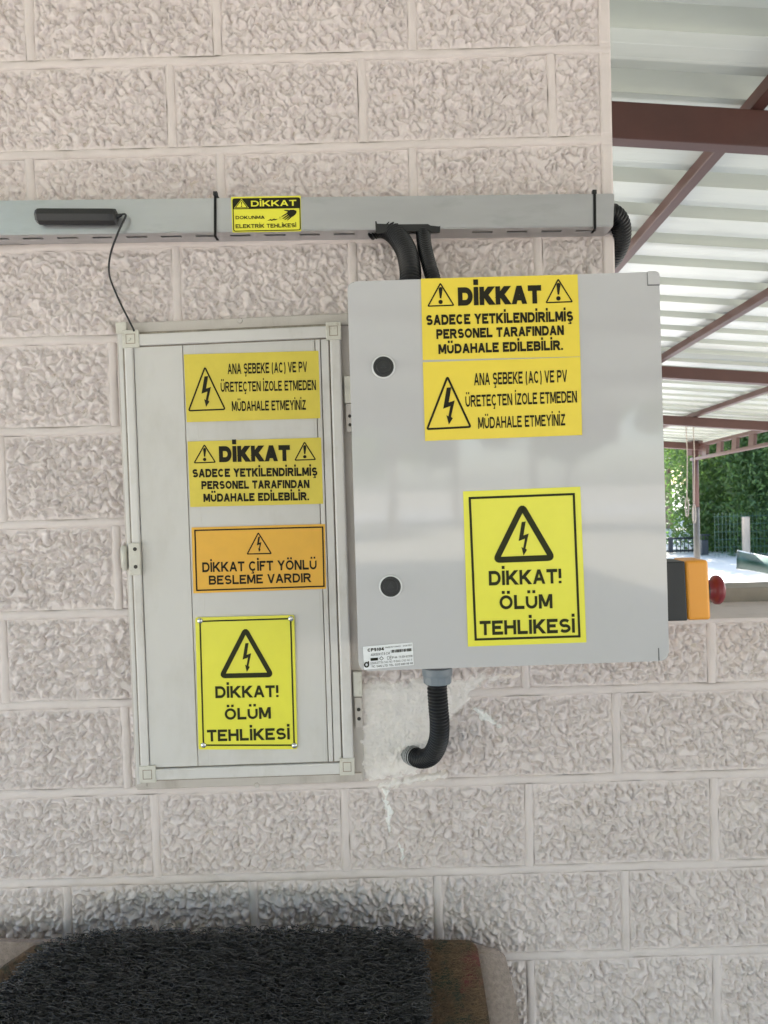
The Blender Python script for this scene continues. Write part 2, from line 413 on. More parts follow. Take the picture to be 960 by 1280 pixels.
# repair plaster below the grey enclosure
def patch(name, poly, mat, hgt, rough, fr=.012, step=.0016, seed=0.):
    P = np.array([[at(x, y, 0).x, at(x, y, 0).z] for x, y in poly])
    x0, z0 = P.min(0) - .01; x1, z1 = P.max(0) + .01
    nx, nz = int((x1 - x0) / step), int((z1 - z0) / step)
    X, Z = np.meshgrid(np.linspace(x0, x1, nx + 1), np.linspace(z0, z1, nz + 1))
    inside = np.zeros(X.shape, bool); dist = np.full(X.shape, 9.0); n = len(P)
    for i in range(n):
        ax, az = P[i]; bx_, bz = P[(i + 1) % n]
        c = ((az > Z) != (bz > Z)) & (X < (bx_ - ax) * (Z - az) / (bz - az + 1e-12) + ax); inside ^= c
        t = np.clip(((X - ax) * (bx_ - ax) + (Z - az) * (bz - az)) / ((bx_ - ax) ** 2 + (bz - az) ** 2), 0, 1)
        dist = np.minimum(dist, np.hypot(X - ax - t * (bx_ - ax), Z - az - t * (bz - az)))
    sd = np.where(inside, dist, -dist) + .0045 * perlin(X / .011 + seed, Z / .011) + .002 * perlin(X / .004, Z / .004 + seed)
    k = np.clip(sd / fr, -1, 1); k = np.where(k > 0, k ** .6, k)
    h = hgt * k + rough * (perlin(X / .012 + seed, Z / .012) * .6 + np.abs(perlin(X / .006, Z / .006 + seed)) * .9) * np.clip(k, 0, 1)
    V = np.stack([X, -h, Z], -1).reshape(-1, 3)
    i = np.arange(nx * nz); r = i // nx; c = i % nx; a = r * (nx + 1) + c
    Fq = np.stack([a, a + 1, a + nx + 2, a + nx + 1], -1)
    keep = (h.reshape(-1)[Fq] > -.001).any(1)
    used, inv = np.unique(Fq[keep], return_inverse=True)
    return link(name, mesh_np(name, V[used], inv.reshape(-1, 4)), mat, wall, True)
patch('plaster_patch', [(444, 852), (470, 850), (500, 853), (520, 846), (560, 850), (572, 868), (562, 900), (556, 930), (545, 958), (520, 966), (490, 972), (462, 976), (446, 964)], m_patch, .0072, .0034)
patch('plaster_patch', [(548, 848), (620, 842), (660, 838), (655, 846), (600, 854), (585, 880), (560, 900), (555, 870)], m_patch, .0040, .003, seed=4)
patch('plaster_patch', [(470, 976), (500, 972), (545, 964), (560, 962), (555, 974), (520, 978), (498, 984), (470, 985)], m_patch, .0062, .0016, fr=.005, seed=9)
patch('paint_drip', [(478, 985), (486, 984), (488, 1002), (491, 1016), (488, 1042), (484, 1044), (483, 1020), (479, 1004)], m_drip, .0052, .001, fr=.004, step=.0012, seed=14)
patch('paint_drip', [(594, 884), (604, 888), (622, 902), (626, 910), (612, 906), (598, 896)], m_drip, .0050, .001, fr=.004, step=.0012, seed=17)
patch('paint_drip', [(499, 1056), (505, 1058), (508, 1072), (502, 1074)], m_drip, .0050, .001, fr=.004, step=.0012, seed=19)

# the stone sill behind the low wall
y_s = at_z(900, 753, z_par + .002).y
z_s = at(900, 736, y_s).z
sill = from_bm('stone_sill', bx(X_PIL - .05, X_R, y_s, y_s + .08, z_par - .05, z_s, .004), m_stone)
tag(sill, 'grey brown stone sill slab running along the low wall under the opening', 'sill')

# ================================================================== CANOPY
pdir = ray(498, 648)                                    # purlin direction
qdir = (MR @ Vector((1, -.060, 0))).normalized()        # rib / beam direction
nrm = pdir.cross(qdir).normalized()
if nrm.z < 0: nrm = -nrm
P0 = CAM + Vector((0, 0, 1.30))                         # plane of the purlins' undersides
canopy = empty('canopy', (at_plane(870, 556, P0, nrm).x, at_plane(870, 556, P0, nrm).y, 0),
               'open brown steel canopy with pale green-white corrugated roof over the patio', 'canopy')
def on(px, py): return at_plane(px, py, P0, nrm)
def pc(v):                                              # coordinates along p and q from P0
    d = v - P0; A = np.array([[pdir.dot(pdir), pdir.dot(qdir)], [pdir.dot(qdir), qdir.dot(qdir)]])
    s = np.linalg.solve(A, [d.dot(pdir), d.dot(qdir)]); return s
def pq(a, b, n=0.0): return P0 + pdir * a + qdir * b + nrm * n
A_end = pc(on(869, 556))[0] + .12; Q_post = pc(on(869, 556))[1] + .03
A_beg, Q0, Q1 = -12.0, -1.9, Q_post + .30
def qbar(name, a0, a1, b0, b1, n0, n1, mat, par=canopy, bev=.003):
    bm = bmesh.new(); vs = [bm.verts.new(pq(a, b, n)) for a in (a0, a1) for b in (b0, b1) for n in (n0, n1)]
    for f in ((0, 1, 3, 2), (4, 6, 7, 5), (0, 4, 5, 1), (2, 3, 7, 6), (0, 2, 6, 4), (1, 5, 7, 3)): bm.faces.new([vs[i] for i in f])
    if bev: bm_bevel(bm, bev, 1)
    return from_bm(name, bm, mat, par)
def beam(pyt, pyb, w=.06, px=900):
    a = pc(on(px, pyt))[0]
    d = (on(px, pyt) - CAM).dot(MR @ Vector((0, 0, -1)))
    h = (pyb - pyt) * d / F
    qbar('beam', a, a + w, Q0, Q_post + .06, -h, 0, m_brown)
    return a, h
a1, h1 = beam(133.5, 180, .055)
a2, h2 = beam(461.5, 476, .08)
a3, h3 = beam(523, 534.5, .08)
a4, h4 = beam(553, 561, .10, 858)
for a in (a1 - 3.2, a1 - 6.4, a1 - 9.4): qbar('beam', a, a + .055, Q0, Q_post + .06, -.12, 0, m_brown)
def purlin(pt0, pt1):
    s0 = pc(on(*pt0)); s1 = pc(on(*pt1)); b = (s0[1] + s1[1]) / 2
    qbar('purlin', A_beg, A_end, b - .042, b, .001, .05, m_brown); return b
b1 = purlin((792.5, 320), (915, 183)); b2 = purlin((829, 453.75), (960, 376)); b3 = purlin((867.5, 522.5), (960, 492.5))
for b in (-.35, -1.6): qbar('purlin', A_beg, A_end, b - .042, b, .001, .05, m_brown)
# corrugated sheets: ribs run along q; each sheet covers about 1.2 m along p
PITCH_R = .30
def sheet(a0, a1, off):
    prof = []; a = a0
    while a < a1 - 1e-6:
        for da, h in ((0, .053), (.060, .053), (.062, .0535), (.118, .0535), (.120, .053), (.178, .053), (.184, .125), (.294, .125)):
            if a + da <= a1 + 1e-6: prof.append((a + da, h + off))
        a += PITCH_R
    prof.append((a1, .053 + off))
    ns = 5; V = []
    for s in range(ns + 1):
        b = Q0 + (Q1 - Q0) * s / ns
        for (aa, h) in prof: V.append(pq(aa, b, h))
    k = len(prof); Fc = [(s * k + j, s * k + j + 1, (s + 1) * k + j + 1, (s + 1) * k + j) for s in range(ns) for j in range(k - 1)]
    return link('roof_sheet', mesh_py('roof_sheet', V, Fc), m_sheet, canopy)
qbar('added_fascia', A_beg - .03, A_beg, Q0, Q1, -.62, .11, m_brown)  # unseen board added to keep bright sky out of the enclosure's reflection
a = A_beg; kk = 0
while a < A_end:
    sheet(a, min(a + 1.23, A_end + .1), .0025 * (kk % 2)); a += 1.2; kk += 1
# edge truss towards the camera from the post
def rbar(name, p, q, w, mat, par=canopy):
    return tube(name, [p, q], w * .72, mat, par, 4, False)
tq = Q_post; ta0, ta1 = 4.0, A_end
def on_tq(px, py):                                      # on the vertical plane q = tq
    n = pdir.cross(Vector((0, 0, 1))).normalized(); return at_plane(px, py, pq(0, tq), n)
topL = on_tq(960, 527); lowL = on_tq(960, 551); topR = on_tq(872, 555); lowR = on_tq(868, 571.5)
ext = (topL - topR) * 1.2
qbar('truss_chord', 4.0, A_end, tq - .05, tq, -.045, 0, m_brown)
dlow = (topR - lowR).z
qbar('truss_chord', 4.0, A_end, tq - .05, tq, -dlow - .04, -dlow, m_brown)
for px in (885, 903, 922.5, 944):
    s = pc(on_tq(px, 557 - (px - 872) * .3)); 
    qbar('truss_web', s[0] - .07, s[0] + .07, tq - .045, tq - .005, -dlow - .002, -.044, m_brown)
s0 = 4.4
for aa in np.arange(4.3, pc(on_tq(944, 533))[0] - .8, 1.1):
    qbar('truss_web', aa - .05, aa + .05, tq - .045, tq - .005, -dlow - .002, -.044, m_brown)
def post(x, y, ztop, split=True):
    if split:
        cyl('post', (x, y, (1.6 + ztop) / 2), (0, 0, 1), .075, ztop - 1.6, m_brown, canopy, 16, smooth=True)
        cyl('post_foot', (x, y, .8), (0, 0, 1), .085, 1.6, m_post2, canopy, 16, smooth=True)
    else: cyl('post', (x, y, ztop / 2), (0, 0, 1), .06, ztop, m_brown, canopy, 12, smooth=True)
pp = pq(A_end - .12, tq - .03)
zspl = at(870, 634, pp.y).z
cyl('post', (pp.x, pp.y, (zspl + pp.z) / 2), (0, 0, 1), .042, pp.z - zspl, m_brown, canopy, 16, smooth=True)
cyl('post_foot', (pp.x, pp.y, zspl / 2), (0, 0, 1), .043, zspl, m_post2, canopy, 16, smooth=True)
cyl('bracket', (pp.x, pp.y, pp.z - .05), (0, 0, 1), .11, .20, m_brown, canopy, 8)
for b in (-1.8, tq - .03):
    for a in (a1 - 6.37, a1 - 9.37):
        v = pq(a, b); cyl('post', (v.x, v.y, (v.z - .1) / 2), (0, 0, 1), .05, v.z - .1, m_brown, canopy, 12, smooth=True)

# ================================================================== PRINT HELPERS (photo px -> plane)
class Flat:
    def __init__(s): s.v = []; s.f = []; s.g = []; s.n = 0
    def poly(s, pts):
        n = len(s.v); s.v += [(p[0], p[1]) for p in pts]; s.f.append(tuple(range(n, n + len(pts)))); s.g += [s.n % 9] * len(pts); s.n += 1
    def ring(s, pts, w):
        """closed stroke of width w centred on pts"""
        n = len(pts); out = []; inn = []
        ar = sum(pts[i][0] * pts[(i + 1) % n][1] - pts[(i + 1) % n][0] * pts[i][1] for i in range(n))
        sg = 1 if ar > 0 else -1
        for i in range(n):
            a = Vector(pts[i - 1]); b = Vector(pts[i]); c = Vector(pts[(i + 1) % n])
            d1 = (b - a).normalized(); d2 = (c - b).normalized()
            n1 = Vector((d1.y, -d1.x)) * sg; n2 = Vector((d2.y, -d2.x)) * sg
            m = (n1 + n2); m = m / max(.35, m.length_squared / 2) if m.length > 1e-6 else n1
            out.append(b + m * w / 2); inn.append(b - m * w / 2)
        k = len(s.v); s.v += [tuple(p) for p in out] + [tuple(p) for p in inn]; s.g += [s.n % 9] * (2 * n); s.n += 1
        for i in range(n):
            j = (i + 1) % n; s.f.append((k + i, k + j, k + n + j, k + n + i))
    def build(s, name, y, mat, parent):
        me = mesh_py(name, [at(p[0], p[1], y - .000014 * g_) for p, g_ in zip(s.v, s.g)], s.f)
        bm = bmesh.new(); bm.from_mesh(me); bmesh.ops.triangulate(bm, faces=bm.faces)
        for f in bm.faces:
            f.normal_update()
            if f.normal.y > 0: f.normal_flip()
        bm.to_mesh(me); bm.free()
        return link(name, me, mat, parent)
def round_poly(pts, r, n=5):
    out = []; N = len(pts)
    for i in range(N):
        a = Vector(pts[i - 1]); b = Vector(pts[i]); c = Vector(pts[(i + 1) % N])
        u = (a - b).normalized(); v = (c - b).normalized()
        rr = min(r, (a - b).length * .45, (c - b).length * .45)
        p, q = b + u * rr, b + v * rr
        for k in range(n + 1):
            t = k / n; out.append(tuple((1 - t) ** 2 * p + 2 * t * (1 - t) * b + t * t * q))
    return out
def _arc(cx, cy, rx, ry, a0, a1, n=9):
    return [(cx + rx * math.cos(R(a0 + (a1 - a0) * k / n)), cy + ry * math.sin(R(a0 + (a1 - a0) * k / n))) for k in range(n + 1)]
_O = _arc(.5, .5, .5, .5, 0, 360, 24)[:-1]
# sign-writer's capitals: width in capital heights, strokes on the unit square (closed strokes end with 'z')
GL = {
 'A': (.98, [[(0, 0), (.5, 1)], [(1, 0), (.5, 1)], [(.2, .28), (.8, .28)]]),
 'B': (.92, [[(.0, .0), (.0, 1)], [(0, 1)] + _arc(.62, .765, .33, .235, 90, -90, 8) + [(0, .53)], [(0, .53)] + _arc(.66, .265, .34, .265, 90, -90, 8) + [(0, 0)]]),
 'C': (.97, [_arc(.5, .5, .5, .5, 42, 318, 20)]),
 'D': (.95, [[(0, 0), (0, 1)], [(0, 1)] + _arc(.5, .5, .5, .5, 90, -90, 14) + [(0, 0)]]),
 'E': (.84, [[(0, 0), (0, 1)], [(0, 1), (1, 1)], [(0, .52), (.93, .52)], [(0, 0), (1, 0)]]),
 'F': (.78, [[(0, 0), (0, 1)], [(0, 1), (1, 1)], [(0, .52), (.88, .52)]]),
 'G': (1.02, [_arc(.5, .5, .5, .5, 42, 335, 20) + [(1, .44), (.58, .44)]]),
 'H': (.92, [[(0, 0), (0, 1)], [(1, 0), (1, 1)], [(0, .53), (1, .53)]]),
 'I': (.20, [[(.5, 0), (.5, 1)]]),
 'J': (.74, [[(1, 1)] + _arc(.5, .32, .5, .32, 0, -180, 9)]),
 'K': (.96, [[(0, 0), (0, 1)], [(.96, 1), (.06, .32)], [(.34, .56), (1, 0)]]),
 'L': (.80, [[(0, 1), (0, 0)], [(0, 0), (1, 0)]]),
 'M': (1.06, [[(0, 0), (0, 1)], [(1, 0), (1, 1)], [(.05, 1), (.5, .02)], [(.95, 1), (.5, .02)]]),
 'N': (.92, [[(0, 0), (0, 1)], [(1, 0), (1, 1)], [(.04, 1), (.96, 0)]]),
 'O': (1.04, [_O + ['z']]),
 'P': (.88, [[(0, 0), (0, 1)], [(0, 1)] + _arc(.64, .73, .36, .27, 90, -90, 8) + [(0, .46)]]),
 'R': (.96, [[(0, 0), (0, 1)], [(0, 1)] + _arc(.60, .745, .34, .255, 90, -90, 8) + [(0, .49)], [(.5, .49), (1, 0)]]),
 'S': (.90, [_arc(.5, .745, .46, .255, 28, 262, 12) + _arc(.5, .26, .5, .26, 78, -150, 12)]),
 'T': (.86, [[(.5, 0), (.5, 1)], [(0, 1), (1, 1)]]),
 'U': (.92, [[(0, 1)] + _arc(.5, .42, .5, .42, 180, 360, 12) + [(1, 1)]]),
 'V': (.94, [[(0, 1), (.5, 0)], [(1, 1), (.5, 0)]]),
 'X': (.94, [[(0, 1), (1, 0)], [(1, 1), (0, 0)]]),
 'Y': (.94, [[(0, 1), (.5, .44)], [(1, 1), (.5, .44)], [(.5, 0), (.5, .46)]]),
 'Z': (.86, [[(.04, 1), (1, 1)], [(.94, .98), (.04, .02)], [(0, 0), (1, 0)]]),
 '(': (.42, [_arc(1.0, .42, 1.0, .72, 110, 250, 10)]), ')': (.42, [_arc(0, .42, 1.0, .72, 70, -70, 10)]),
 '!': (.20, [[(.5, .30), (.5, 1)], [(.5, 0), (.5, .08)]]), '.': (.20, [[(.5, 0), (.5, .1)]]), ',': (.20, [[(.5, -.12), (.5, .1)]]), ':': (.2, [[(.5, 0), (.5, .1)], [(.5, .5), (.5, .6)]]),
 '0': (.78, [_O + ['z']]), '1': (.5, [[(.8, 0), (.8, 1)], [(.7, .95), (.1, .7)]]),
 '2': (.78, [_arc(.5, .7, .48, .3, 165, -35, 10) + [(0, 0), (1, 0)]]), '4': (.82, [[(.75, 0), (.75, 1)], [(.72, 1), (.02, .3)], [(0, .26), (1, .26)]]),
 '5': (.78, [[(.95, 1), (.15, 1), (.08, .52)] + _arc(.48, .32, .5, .32, 120, -150, 10)]), '6': (.78, [_arc(.5, .32, .5, .32, 0, 360, 14)[:-1] + ['z'], [(.85, .95), (.3, .82), (.02, .35)]]),
 '7': (.76, [[(0, 1), (1, 1)], [(.95, 1), (.35, 0)]]), '8': (.78, [_arc(.5, .27, .5, .27, 0, 360, 14)[:-1] + ['z'], _arc(.5, .76, .42, .24, 0, 360, 14)[:-1] + ['z']]),
 '9': (.78, [_arc(.5, .68, .5, .32, 0, 360, 14)[:-1] + ['z'], [(.15, .05), (.7, .18), (.98, .65)]]),
}
_MARK = {'İ': ('I', 'dot'), 'Ö': ('O', 'two'), 'Ü': ('U', 'two'), 'Ş': ('S', 'ced'), 'Ç': ('C', 'ced')}
def glyph(ch, w):
    """quads in capital-height units; returns polygons and the advance"""
    base, mark = _MARK.get(ch, (ch, None)); W, strokes = GL[base]; W = W if base in 'I!.,:' else W * (1 + .25 * (w - .18)); polys = []
    if base in 'I!.,:': W = w
    def mp(p): return Vector((w / 2 + p[0] * max(W - w, 0), w / 2 + p[1] * (1 - w)))
    for st in strokes:
        closed = st[-1] == 'z'; P = [mp(p) for p in (st[:-1] if closed else st)]; n = len(P); m_ = n if closed else n - 1
        if not closed and n == 2 and abs(P[1].y - P[0].y) > 1e-3:                # straight stem or diagonal, cut level
            (a, b) = P; d = (b - a)
            ya = 0.0 if st[0][1] == 0 else (1.0 if st[0][1] == 1 else a.y); yb = 0.0 if st[1][1] == 0 else (1.0 if st[1][1] == 1 else b.y)
            xa_ = a.x; xb_ = b.x
            L_ = d.length; hw = w / 2 * L_ / abs(d.y) * (1.0 if abs(d.x) < 1e-3 else .94)
            polys.append([(xa_ - hw, ya), (xa_ + hw, ya), (xb_ + hw, yb), (xb_ - hw, yb)]); continue
        L2, R2 = [], []
        for i in range(n):
            a = P[i - 1] if (closed or i) else P[i]; b = P[(i + 1) % n] if (closed or i < n - 1) else P[i]
            d1 = (P[i] - a); d2 = (b - P[i]); d1 = d1.normalized() if d1.length > 1e-6 else d2.normalized(); d2 = d2.normalized() if d2.length > 1e-6 else d1
            t = (d1 + d2); t = t.normalized() if t.length > 1e-6 else d1; k = 1 / max(.6, t.dot(d1)); nn = Vector((-t.y, t.x)) * w / 2 * k * (.94 if base in 'SCOGU' else 1)
            p = P[i]
            if not closed and n == 2: p = p + (t * w / 2 if i else -t * w / 2) * (1 if (st[i][0] in (0, 1)) else 0)
            L2.append(p + nn); R2.append(p - nn)
        for i in range(m_):
            j = (i + 1) % n; polys.append([tuple(L2[i]), tuple(R2[i]), tuple(R2[j]), tuple(L2[j])])
    c = W / 2; q = w * .52
    if mark == 'dot': polys.append([(c - q, 1.10), (c + q, 1.10), (c + q, 1.10 + w), (c - q, 1.10 + w)])
    if mark == 'two':
        for u in (-.20, .20): polys.append([(c + u - q, 1.09), (c + u + q, 1.09), (c + u + q, 1.09 + w * .95), (c + u - q, 1.09 + w * .95)])
    if mark == 'ced': polys += [[(c - w * .3, .0), (c + w * .3, 0), (c + w * .3, -.10), (c - w * .3, -.10)], [(c - w * .3, -.08), (c + w * .75, -.08), (c + w * .75, -.24), (c + w * .2, -.24)], [(c - w * .9, -.17), (c + w * .6, -.17), (c + w * .6, -.26), (c - w * .9, -.26)]]
    return polys, W
def put_text(fl, body, A, B, cap, w=.18, gap=None):
    """baseline from photo px A to B, capital height cap px, stroke w capital heights"""
    if gap is None: gap = .115 + (.20 - w) * .4
    x = 0; out = []
    for ch in body:
        if ch == ' ': x += .46; continue
        pl, W = glyph(ch, w); out += [[(px + x, py) for px, py in p] for p in pl]; x += W + gap
    x -= gap
    A = np.array(A, float); B = np.array(B, float); d = (B - A) / x; up = np.array([-.030, -1.0]) * cap
    for p in out: fl.poly([tuple(A + d * u + up * v) for u, v in p])
BOLT = [(-.08, 0), (.22, -.01), (.02, .40), (.42, .35), (.14, .79), (.26, .83), (-.02, 1.0), (-.16, .74), (-.03, .775), (.12, .50), (-.36, .565)]
def bolt(fl, cx, ytop, h, w=None, slope=-.031):
    w = w or h * .42
    fl.poly([(cx + u * w + .03 * h * v, ytop + v * h + slope * u * w) for u, v in BOLT])
def excl(fl, cx, y0, h):
    w = h * .13
    fl.poly([(cx - w * .9, y0 + h * .10), (cx - w * .4, y0), (cx + w * .4, y0), (cx + w * .9, y0 + h * .10), (cx + w * .35, y0 + h * .66), (cx - w * .35, y0 + h * .66)])
    fl.poly([(cx + w * 1.0 * math.cos(t), y0 + h * .87 + w * 1.0 * math.sin(t)) for t in np.linspace(0, 2 * np.pi, 11)[:-1]])
def sign(name, quad, y, th, mat, label, rad=0):
    c = sum((at(*q, y) for q in quad), Vector()) / 4
    e = empty(name, c, label, 'sign')
    slab('plate', round_poly(quad, rad) if rad else quad, y, th, mat, e)
    return e
def shrink(pts, apex_w):                                 # outer triangle -> centre line of a stroke of that width
    c = Vector((sum(p[0] for p in pts) / 3, sum(p[1] for p in pts) / 3)); 
    r = .5 * apex_w
    out = []
    n = 3; ar = sum(pts[i][0] * pts[(i + 1) % n][1] - pts[(i + 1) % n][0] * pts[i][1] for i in range(n)); sg = 1 if ar > 0 else -1
    for i in range(3):
        a = Vector(pts[i - 1]); b = Vector(pts[i]); d = Vector(pts[(i + 1) % 3])
        d1 = (b - a).normalized(); d2 = (d - b).normalized(); n1 = Vector((-d1.y, d1.x)) * sg; n2 = Vector((-d2.y, d2.x)) * sg
        m = n1 + n2; out.append(tuple(b + m / (m.length_squared / 2) * r))
    return out
E = .0004                                               # print lies this much proud of its plate

def sign_dikkat(quad, y, mat, label, triL, triR, head, lines, k=1.0):
    s = sign('warning_sign', quad, y, .0006, mat, label)
    for tr in (triL, triR):
        t = Flat(); t.ring(round_poly(shrink(tr, 1.7 * k), 1.2), 1.7 * k); t.build('warning_triangle', y - E, m_ink, s)
        x = Flat(); excl(x, tr[0][0] + .012 * 30, tr[0][1] + 6.2 * k, (tr[1][1] - tr[0][1]) - 9.6 * k); x.build('exclamation_mark', y - E, m_ink, s)
    l = Flat(); put_text(l, 'DİKKAT', *head, .31)
    for b, A, B, h in lines: put_text(l, b, A, B, h, .265)
    l.build('lettering', y - E, m_ink, s); return s
def sign_ana(quad, y, mat, label, tri, w, lines):
    s = sign('warning_sign', quad, y, .0006, mat, label)
    t = Flat(); t.ring(round_poly(shrink(tri, w), 2.5), w); t.build('warning_triangle', y - E, m_ink, s)
    H = tri[1][1] - tri[0][1]
    b = Flat(); bolt(b, tri[0][0] + .8, tri[0][1] + H * .24, H * .66, H * .27); b.build('lightning_bolt', y - E, m_ink, s)
    l = Flat()
    for q, A, B, h in lines: put_text(l, q, A, B, h, .19)
    l.build('lettering', y - E, m_ink, s); return s
def sign_olum(quad, border, tri, y, th, label, lines, bw=3.0, w=8.0, rad=0, ink=None):
    s = sign('danger_sign', quad, y, th, m_ygr, label, rad); ink = ink or m_ink2
    f = Flat(); f.ring(border, bw); f.build('border', y - E, ink, s)
    t = Flat(); t.ring(round_poly(shrink(tri, w), w * .75), w); t.build('warning_triangle', y - E, ink, s)
    H = tri[1][1] - tri[0][1]
    b = Flat(); bolt(b, tri[0][0] + 1.0, tri[0][1] + H * .345, H * .535, H * .21); b.build('lightning_bolt', y - E, ink, s)
    l = Flat()
    for q, A, B, h in lines: put_text(l, q, A, B, h, .225)
    l.build('lettering', y - E, ink, s); return s

# ================================================================== LEFT CABINET
YC = -.012                                              # frame front
cab = empty('wall_cabinet', at(300, 980, 0), 'white aluminium wall cabinet door with four yellow signs, left of the grey box', 'cabinet')
def strip(name, a, b, w, yf, th, mat, par, bev=.001):
    """bar from px a to b of width w px"""
    A = Vector(a); B = Vector(b); d = (B - A).normalized(); n = Vector((-d.y, d.x)) * w / 2
    return slab(name, [tuple(A + n), tuple(B + n), tuple(B - n), tuple(A - n)], yf, th, mat, par, bev)
slab('frame_rail', [(146, 404), (436, 391), (436, 406), (147, 419)], YC, .016, m_frame, cab, .002)
slab('frame_rail', [(171, 974), (452, 966), (453, 977), (171, 988)], YC, .016, m_frame, cab, .002)
slab('frame_stile', [(145, 405), (160, 405), (184, 984), (169, 986)], YC - .0015, .0175, m_frame, cab, .002)
slab('frame_stile', [(420, 396), (441, 395), (456, 976), (438, 977)], YC + .004, .012, m_frame, cab, .002)
slab('frame_bead', [(147, 408), (152.5, 408), (175.5, 980), (171, 981)], YC - .004, .004, m_alu, cab, .001)
def screw(c, y, r, par, mat=m_screw, dome=False):
    p = at(c[0], c[1], y)
    o = cyl('screw', p + Vector((0, -.0006, 0)), (0, -1, 0), r, .0016, mat, par, 14, r2=r * .8); return o
for c in ((300, 401), (321, 981.5)): screw(c, YC, .0042, cab, m_frame); 
# door: built from quad corners in (u, v)
DQ = [(153, 416), (425, 404), (442.5, 968), (175, 977)]
def duv(u, v):
    a = Vector(DQ[0]).lerp(Vector(DQ[1]), u); b = Vector(DQ[3]).lerp(Vector(DQ[2]), u); p = a.lerp(b, v); return (p.x, p.y)
YD = -.022
door = slab('door', [duv(0, 0), duv(1, 0), duv(1, 1), duv(0, 1)], YD + .006, .010, m_gap, cab, .001)
def dbar(name, u0, u1, v0, v1, yf, th, mat, bev=.0012, par=None):
    return slab(name, [duv(u0, v0), duv(u1, v0), duv(u1, v1), duv(u0, v1)], yf, th, mat, par or door, bev, 3)
dbar('door_rail', .046, .947, .004, .030, YD - .0005, .0065, m_alu, .002)
dbar('door_rail', .046, .947, .974, .999, YD - .0005, .0065, m_alu, .002)
dbar('door_stile', .003, .044, .0, 1.0, YD - .001, .007, m_alu, .003)
dbar('door_stile', .950, 1.0, .0, 1.0, YD - .001, .007, m_alu, .003)
dbar('door_panel', .050, .272, .0335, .970, YD + .0020, .004, m_door, .0008)
dbar('door_panel', .2745, .880, .0335, .970, YD + .0028, .0032, m_door, .0008)
dbar('door_bead', .884, .905, .0335, .970, YD + .0015, .0045, m_alu, .0012)
dbar('door_bead', .909, .944, .0335, .970, YD + .0022, .0038, m_alu, .0012)
for u in (.327, .865): dbar('door_groove', u, u + .003, .0335, .970, YD + .0025, .001, m_alu, 0)
for (u0, u1, v0, v1) in ((-.003, .074, -.006, .034), (.934, 1.004, -.004, .036), (.934, 1.004, .964, 1.002), (-.003, .074, .966, 1.004)):
    cc = dbar('corner_cap', u0, u1, v0, v1, YD - .0022, .004, m_cream, .0012)
    du, dv = (u1 - u0) * .24, (v1 - v0) * .24
    f = Flat(); f.ring([duv(u0 + du, v0 + dv), duv(u1 - du, v0 + dv), duv(u1 - du, v1 - dv), duv(u0 + du, v1 - dv)], 1.0)
    f.build('cap_groove', YD - .0022 - .0002, m_grime, cc)
screw((161.5, 424), YD - .0022, .0026, door, m_cream)
slab('frame_corner', [(144, 403), (158, 402), (158, 417), (145, 417)], YC - .006, .006, m_cream, cab, .001)
# hinge on the left
h = slab('hinge', [(160, 679), (174.5, 678.5), (176, 719), (161.5, 719.5)], YD - .0065, .007, m_cream, cab, .0012)
for c in ((168.5, 686.5), (169.5, 708.5)): screw(c, YD - .0065, .0030, h)
tube('hinge_knuckle', [at(155, 682, YD), at(156, 713, YD)], .0042, m_cream, h, 12)
slab('hinge_leaf', [(150, 684), (158, 684), (159, 710), (151, 710)], YC - .006, .006, m_cream, h, .001)
# catches on the right, partly behind the grey box
slab('catch', [(430, 470), (440, 470), (441, 504), (431, 504)], YC - .006, .010, m_cream, cab, .001)
h = slab('catch_plate', [(432, 504.5), (442, 504.5), (443, 540), (433, 540)], YC - .004, .008, m_frame, cab, .001)
for c in ((437, 520), (437.5, 531)): screw(c, YC - .004, .0026, h)
slab('catch', [(441, 840), (452, 840), (453, 871), (442, 871)], YC - .006, .010, m_cream, cab, .001)
h = slab('catch_plate', [(443, 872), (452, 872), (453.5, 910), (444.5, 910)], YC - .004, .008, m_frame, cab, .001)
for c in ((448.4, 887), (448.8, 898.5)): screw(c, YC - .004, .0030, h)

YS = YD + .0012
sign_ana([(229.7, 443), (398, 438.4), (400.6, 522.8), (233.4, 527.8)], YS, m_yeld,
         'yellow sign reading ANA SEBEKE with a lightning triangle, topmost on the white cabinet door',
         [(256, 456.6), (234.4, 514.4), (282.8, 512.5)], 1.9,
         [('ANA ŞEBEKE (AC) VE PV', (284.7, 467.8), (384, 465), 13.2), ('ÜRETEÇTEN İZOLE ETMEDEN', (276, 490), (395, 487.5), 12.6), ('MÜDAHALE ETMEYİNİZ', (290, 514), (382.5, 512.2), 12.4)])
sign_dikkat([(234.4, 551.9), (401.3, 546.9), (404, 629.7), (237.8, 633.8)], YS, m_yeld,
            'yellow DIKKAT sign with two exclamation triangles on the white cabinet door',
            [(255.4, 554.7), (241.6, 579.3), (270.3, 578.4)], [(380.6, 551.3), (367.5, 576), (395.6, 575)],
            ((274, 577.8), (362.8, 576.2), 20), [('SADECE YETKİLENDİRİLMİŞ', (240.6, 596.9), (396.9, 594.7), 10.6),
            ('PERSONEL TARAFINDAN', (251.9, 611.6), (386.9, 610), 10.3), ('MÜDAHALE EDİLEBİLİR.', (254.4, 627.5), (386.3, 625.3), 10.3)], .85)
s = sign('warning_sign', [(239.4, 659.4), (406.3, 655), (407.7, 736), (241.7, 741.7)], YS, .0006, m_org,
         'amber orange sign with a small lightning triangle on the white cabinet door')
f = Flat(); f.ring([(243.6, 663), (403.2, 658.8), (405, 732.8), (245.9, 738)], 1.7); f.build('border', YS - E, m_ink, s)
